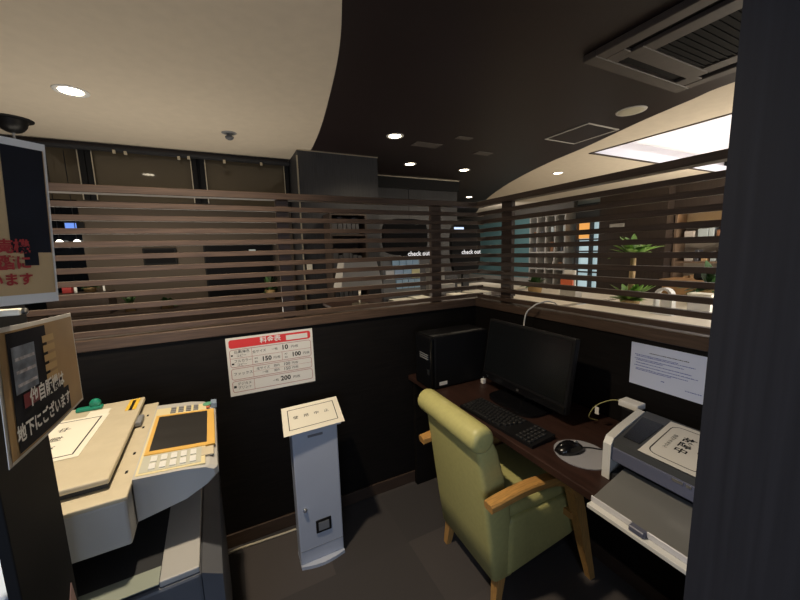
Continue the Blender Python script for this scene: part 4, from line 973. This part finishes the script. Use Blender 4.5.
# ---- lounge on the right: far walls
struct('wall_teal', bx(7.10, 7.20, 6.55, 10.2, 0.70, 2.32), TEAL)
struct('wall_teal_base', bx(7.08, 7.20, 6.55, 10.2, 0.0, 0.6995), GREYB)
struct('wall_grey_top', bx(7.08, 7.20, 5.35, 10.2, 2.3205, 2.4995), mat('grey_soffit', (0.12, 0.11, 0.10), 0.7))
struct('column', bx(6.75, 7.20, 3.32, 4.52, 0.0, 2.4995), DBROWN)
struct('wall_soffit', bx(6.95, 7.20, 0.2, 3.3195, 2.06, 2.4995), DBROWN)
struct('wall_lounge', bx(7.9, 8.0, -2.6, 6.5, 0.0, 2.4995), mat('warm_grey_wall', (0.16, 0.13, 0.11), 0.7))
o = obj('wall_plate', bx(6.735, 6.7495, 4.02, 4.30, 1.82, 1.90, bev=0.002), GREYB); tag(o, 'pale name plate high on the dark brown column', 'plate')
o = obj('exit_lamp', bx(6.93, 6.9495, 2.53, 2.66, 2.24, 2.34, bev=0.003), WHITEP); tag(o, 'small white wall unit on the dark soffit near the light coffer', 'wall unit')
# shelving and cabinets along the far wall (each open box with shelves)
def shelving(name, label, x0, x1, y0, y1, z0, z1, shelves, ups, m, back):
    t = thing(name, label, 'shelf', ((x0 + x1) / 2, (y0 + y1) / 2, 0.0))
    bm = B(); w = 0.035
    for y in [y0, y1 - w] + list(ups): box(bm, x0, x1, y, y + w, 0.0, z1)
    box(bm, x0, x1, y0 + w, y1 - w, z1 - w, z1); obj('frame', bm, m, t)
    obj('back_panel', bx(x1, x1 + 0.02, y0, y1, 0.0, z1), back, t)
    for z in shelves: obj('shelf', bx(x0 + 0.01, x1, y0 + w, y1 - w, z, z + 0.03), m, t)
    return t
OAKW = mat('shelf_brown', (0.20, 0.135, 0.09), 0.5); BK = mat('shelf_back', (0.44, 0.38, 0.31), 0.7)
shelving('wall_shelf', 'warm lit wooden wall shelf at the far right of the lounge', 6.96, 7.28, 1.70, 3.30, 0, 2.055, (0.35, 0.78, 1.16, 1.50, 1.80), (2.45,), OAKW, BK)
o = obj('shelf_light', bx(6.98, 7.02, 2.50, 3.24, 2.0, 2.018), mat('warm_tube', (1, .8, .5), 0.5, emit=(1.0, 0.66, 0.26), estr=3.0)); tag(o, 'warm light tube under the top of the wooden wall shelf', 'strip light')
shelving('display_case', 'display case with orange and pale panes left of the dark column', 7.17, 7.28, 4.56, 5.36, 0, 2.10, (0.45, 0.9, 1.36, 1.62), (4.98,), DBROWN, mat('cool_back', (0.50, 0.62, 0.66), 0.6, emit=(0.55, 0.75, 0.80), estr=0.30))
o = obj('orange_picture', bx(7.22, 7.27, 5.03, 5.30, 1.66, 2.0), mat('orange_backlit', (0.70, 0.32, 0.08), 0.6, emit=(1.0, 0.45, 0.10), estr=0.35)); tag(o, 'orange backlit picture in the display case left of the column', 'picture')
shelving('glass_shelf', 'grey framed glass shelf beside the teal wall', 6.96, 7.28, 5.45, 6.50, 0, 2.25, (0.5, 0.95, 1.35, 1.75), (5.72, 5.98, 6.24), mat('grey_frame', (0.40, 0.38, 0.35), 0.4), mat('grey_back', (0.20, 0.20, 0.19), 0.5))
rng = random.Random(9)
def goods(x, y0, y1, zs, group, label, cols, wmin=0.05, wmax=0.14, hmax=0.22):
    for z in zs:
        y = y0
        while y < y1 - wmax:
            w = rng.uniform(wmin, wmax); h = rng.uniform(0.08, hmax); c = rng.randrange(len(cols))
            o = obj('boxed_good', bx(x, x + 0.16, y, y + w, z + 0.0305, z + 0.0305 + h, bev=0.004, seg=1), mat('good_%s_%d' % (group[:6], c), cols[c], 0.5)); tag(o, label, 'box', group); y += w + rng.uniform(0.01, 0.05)
goods(7.02, 1.76, 2.42, (0.78, 1.16, 1.50, 1.80), 'goods on the wooden wall shelf', 'boxed good on the warm lit wooden wall shelf', [(0.62, 0.55, 0.48), (0.25, 0.12, 0.06), (0.50, 0.56, 0.56), (0.10, 0.10, 0.11), (0.6, 0.38, 0.2)])
goods(7.02, 2.50, 3.24, (0.78, 1.16, 1.50), 'goods on the wooden wall shelf', 'boxed good on the warm lit wooden wall shelf', [(0.62, 0.55, 0.48), (0.25, 0.12, 0.06), (0.50, 0.56, 0.56), (0.10, 0.10, 0.11), (0.6, 0.38, 0.2)])
for g0, g1 in ((5.49, 5.715), (5.76, 5.975), (6.02, 6.235), (6.28, 6.46)): goods(7.04, g0, g1, (0.95, 1.35, 1.75), 'goods on the glass shelf', 'small good on the grey framed glass shelf', [(0.55, 0.52, 0.46), (0.16, 0.15, 0.13), (0.7, 0.66, 0.6), (0.12, 0.20, 0.12)], 0.04, 0.10, 0.26)
# tables
def table(name, label, x0, x1, y0, y1, z, m):
    t = thing(name, label, 'table', ((x0 + x1) / 2, (y0 + y1) / 2, 0.0))
    obj('table_top', bx(x0, x1, y0, y1, z - 0.03, z, bev=0.004), m, t)
    for x in (x0 + 0.06, x1 - 0.10):
        for y in (y0 + 0.06, y1 - 0.10): obj('leg', bx(x, x + 0.04, y, y + 0.04, 0.0, z - 0.03), BLACK, t)
    return t
TW = mat('pale_table', (0.66, 0.60, 0.50), 0.45)
table('display_table', 'long pale table behind the right screen, under the potted palm', 3.55, 5.55, 1.0, 2.95, 0.74, TW)
table('display_table', 'long pale table behind the right screen, left of the potted palm', 3.80, 5.60, 3.15, 4.70, 0.72, TW)
table('display_table', 'far pale table before the teal wall', 4.2, 5.9, 4.95, 6.4, 0.72, TW)
# palm with a lower bush in the same pot
t = thing('potted_palm', 'potted palm with a bare trunk on the pale table before the dark column', 'plant', (4.40, 2.50, 0.7405))
bm = B(); lathe(bm, [(0.085, 0.0), (0.105, 0.075), (0.11, 0.085), (0.10, 0.087)], (4.40, 2.50, 0.7405), 20); obj('pot', bm, TERRA, t, smooth=True)
bm = B(); tube(bm, [(4.40, 2.50, 0.82), (4.41, 2.50, 1.1), (4.40, 2.49, 1.36)], [0.036, 0.032, 0.028], 12); obj('trunk', bm, BARK, t, smooth=True)
rng = random.Random(11); bm = B()
for k in range(38):
    a = 2 * PI * k / 26 + rng.uniform(-0.2, 0.2); el = rng.uniform(0.2, 1.2); l = rng.uniform(0.24, 0.40)
    leaf(bm, Vector((4.40, 2.49, 1.35)), Vector((math.cos(a) * math.cos(el) * l, math.sin(a) * math.cos(el) * l, math.sin(el) * l + 0.05)), 0.042, droop=rng.uniform(0.06, 0.18))
obj('crown', bm, LEAF, t, smooth=True)
bm = B()
for k in range(44):
    a = rng.uniform(0, 2 * PI); el = rng.uniform(0.1, 1.0); l = rng.uniform(0.16, 0.36)
    leaf(bm, Vector((4.40, 2.50, 0.825)), Vector((math.cos(a) * math.cos(el) * l, math.sin(a) * math.cos(el) * l, math.sin(el) * l)), 0.045, droop=0.05)
obj('lower_foliage', bm, LEAF, t, smooth=True)
bush(5.2, 2.0, 0.7405, 0.42, 0.74, 'spiky potted plant on the far end of the pale table, before the wooden shelf', LEAFD, 30, 21)
bush(4.6, 4.15, 0.7205, 0.28, 0.50, 'leafy potted plant on the pale table left of the palm', LEAFD, 34, 22)
# orange and white book stand
t = thing('book_stand', 'orange and white book stand on the pale table left of the palm', 'stand', (4.5, 3.42, 0.7205))
obj('stand', bx(4.47, 4.62, 3.30, 3.56, 0.7205, 0.90, bev=0.004), GREYB, t)
obj('orange_cover', bx(4.44, 4.468, 3.33, 3.53, 0.93, 1.05, bev=0.002), mat('orange_red_cover', (0.72, 0.16, 0.07), 0.5), t)
obj('white_cover', bx(4.50, 4.53, 3.34, 3.52, 0.90, 1.15, bev=0.002), PAPER, t)
obj('book_block', bx(4.469, 4.4995, 3.335, 3.525, 0.9005, 1.10), GREYB, t)
# white arched stand and boxes on the near table
t = thing('menu_stand', 'white arched stand on the pale table right of the potted palm', 'stand', (4.20, 2.02, 0.7405))
bm = B(); pts = [(1.94, 0.752)] + [(2.03 + 0.09 * math.cos(PI - PI * k / 10), 0.93 + 0.10 * math.sin(PI * k / 10)) for k in range(11)] + [(2.12, 0.752)]
inn = [(1.965, 0.752)] + [(2.03 + 0.065 * math.cos(PI - PI * k / 10), 0.93 + 0.075 * math.sin(PI * k / 10)) for k in range(11)] + [(2.095, 0.752)]
rings = [[(4.16, a[0], a[1]), (4.24, a[0], a[1]), (4.24, b[0], b[1]), (4.16, b[0], b[1])] for a, b in zip(pts, inn)]
loft(bm, rings); obj('arch', bm, WHITEP, t)
obj('base', bx(4.13, 4.27, 1.92, 2.14, 0.7405, 0.7515, bev=0.003), WHITEP, t)
obj('card', bx(4.195, 4.205, 1.97, 2.06, 0.752, 0.90), PAPER, t)
for (x, y0, y1, z1, lab) in ((4.45, 1.70, 1.90, 0.97, 'white box on the pale table right of the arched stand'), (4.9, 1.42, 1.62, 0.90, 'low white box on the pale table before the brown console')):
    t = thing('white_box', lab, 'box', (x, (y0 + y1) / 2, 0.7405)); obj('body', bx(x - 0.07, x + 0.07, y0, y1, 0.7405, z1 - 0.03, bev=0.004), PAPER, t); obj('lid', bx(x - 0.075, x + 0.075, y0 - 0.005, y1 + 0.005, z1 - 0.03, z1, bev=0.004), PAPERC, t)
# wooden console by the far shelf
t = thing('console', 'brown wooden console with a black bag before the far wooden shelf', 'cabinet', (6.2, 2.5, 0.0))
obj('body', bx(6.0, 6.4, 2.2, 2.95, 0.0, 0.93, bev=0.005), SHELFW, t); obj('top', bx(5.97, 6.43, 2.17, 2.98, 0.93, 0.96, bev=0.004), SHELFW, t)
bm = B(); box(bm, 6.08, 6.28, 2.30, 2.60, 0.9605, 1.12, bev=0.04, seg=3); t = obj('black_bag', bm, BLACKM); tag(t, 'black bag on the brown wooden console', 'bag')
o = obj('bag_handle', bx(6.17, 6.19, 2.40, 2.50, 1.115, 1.15, bev=0.008), BLACK, t)
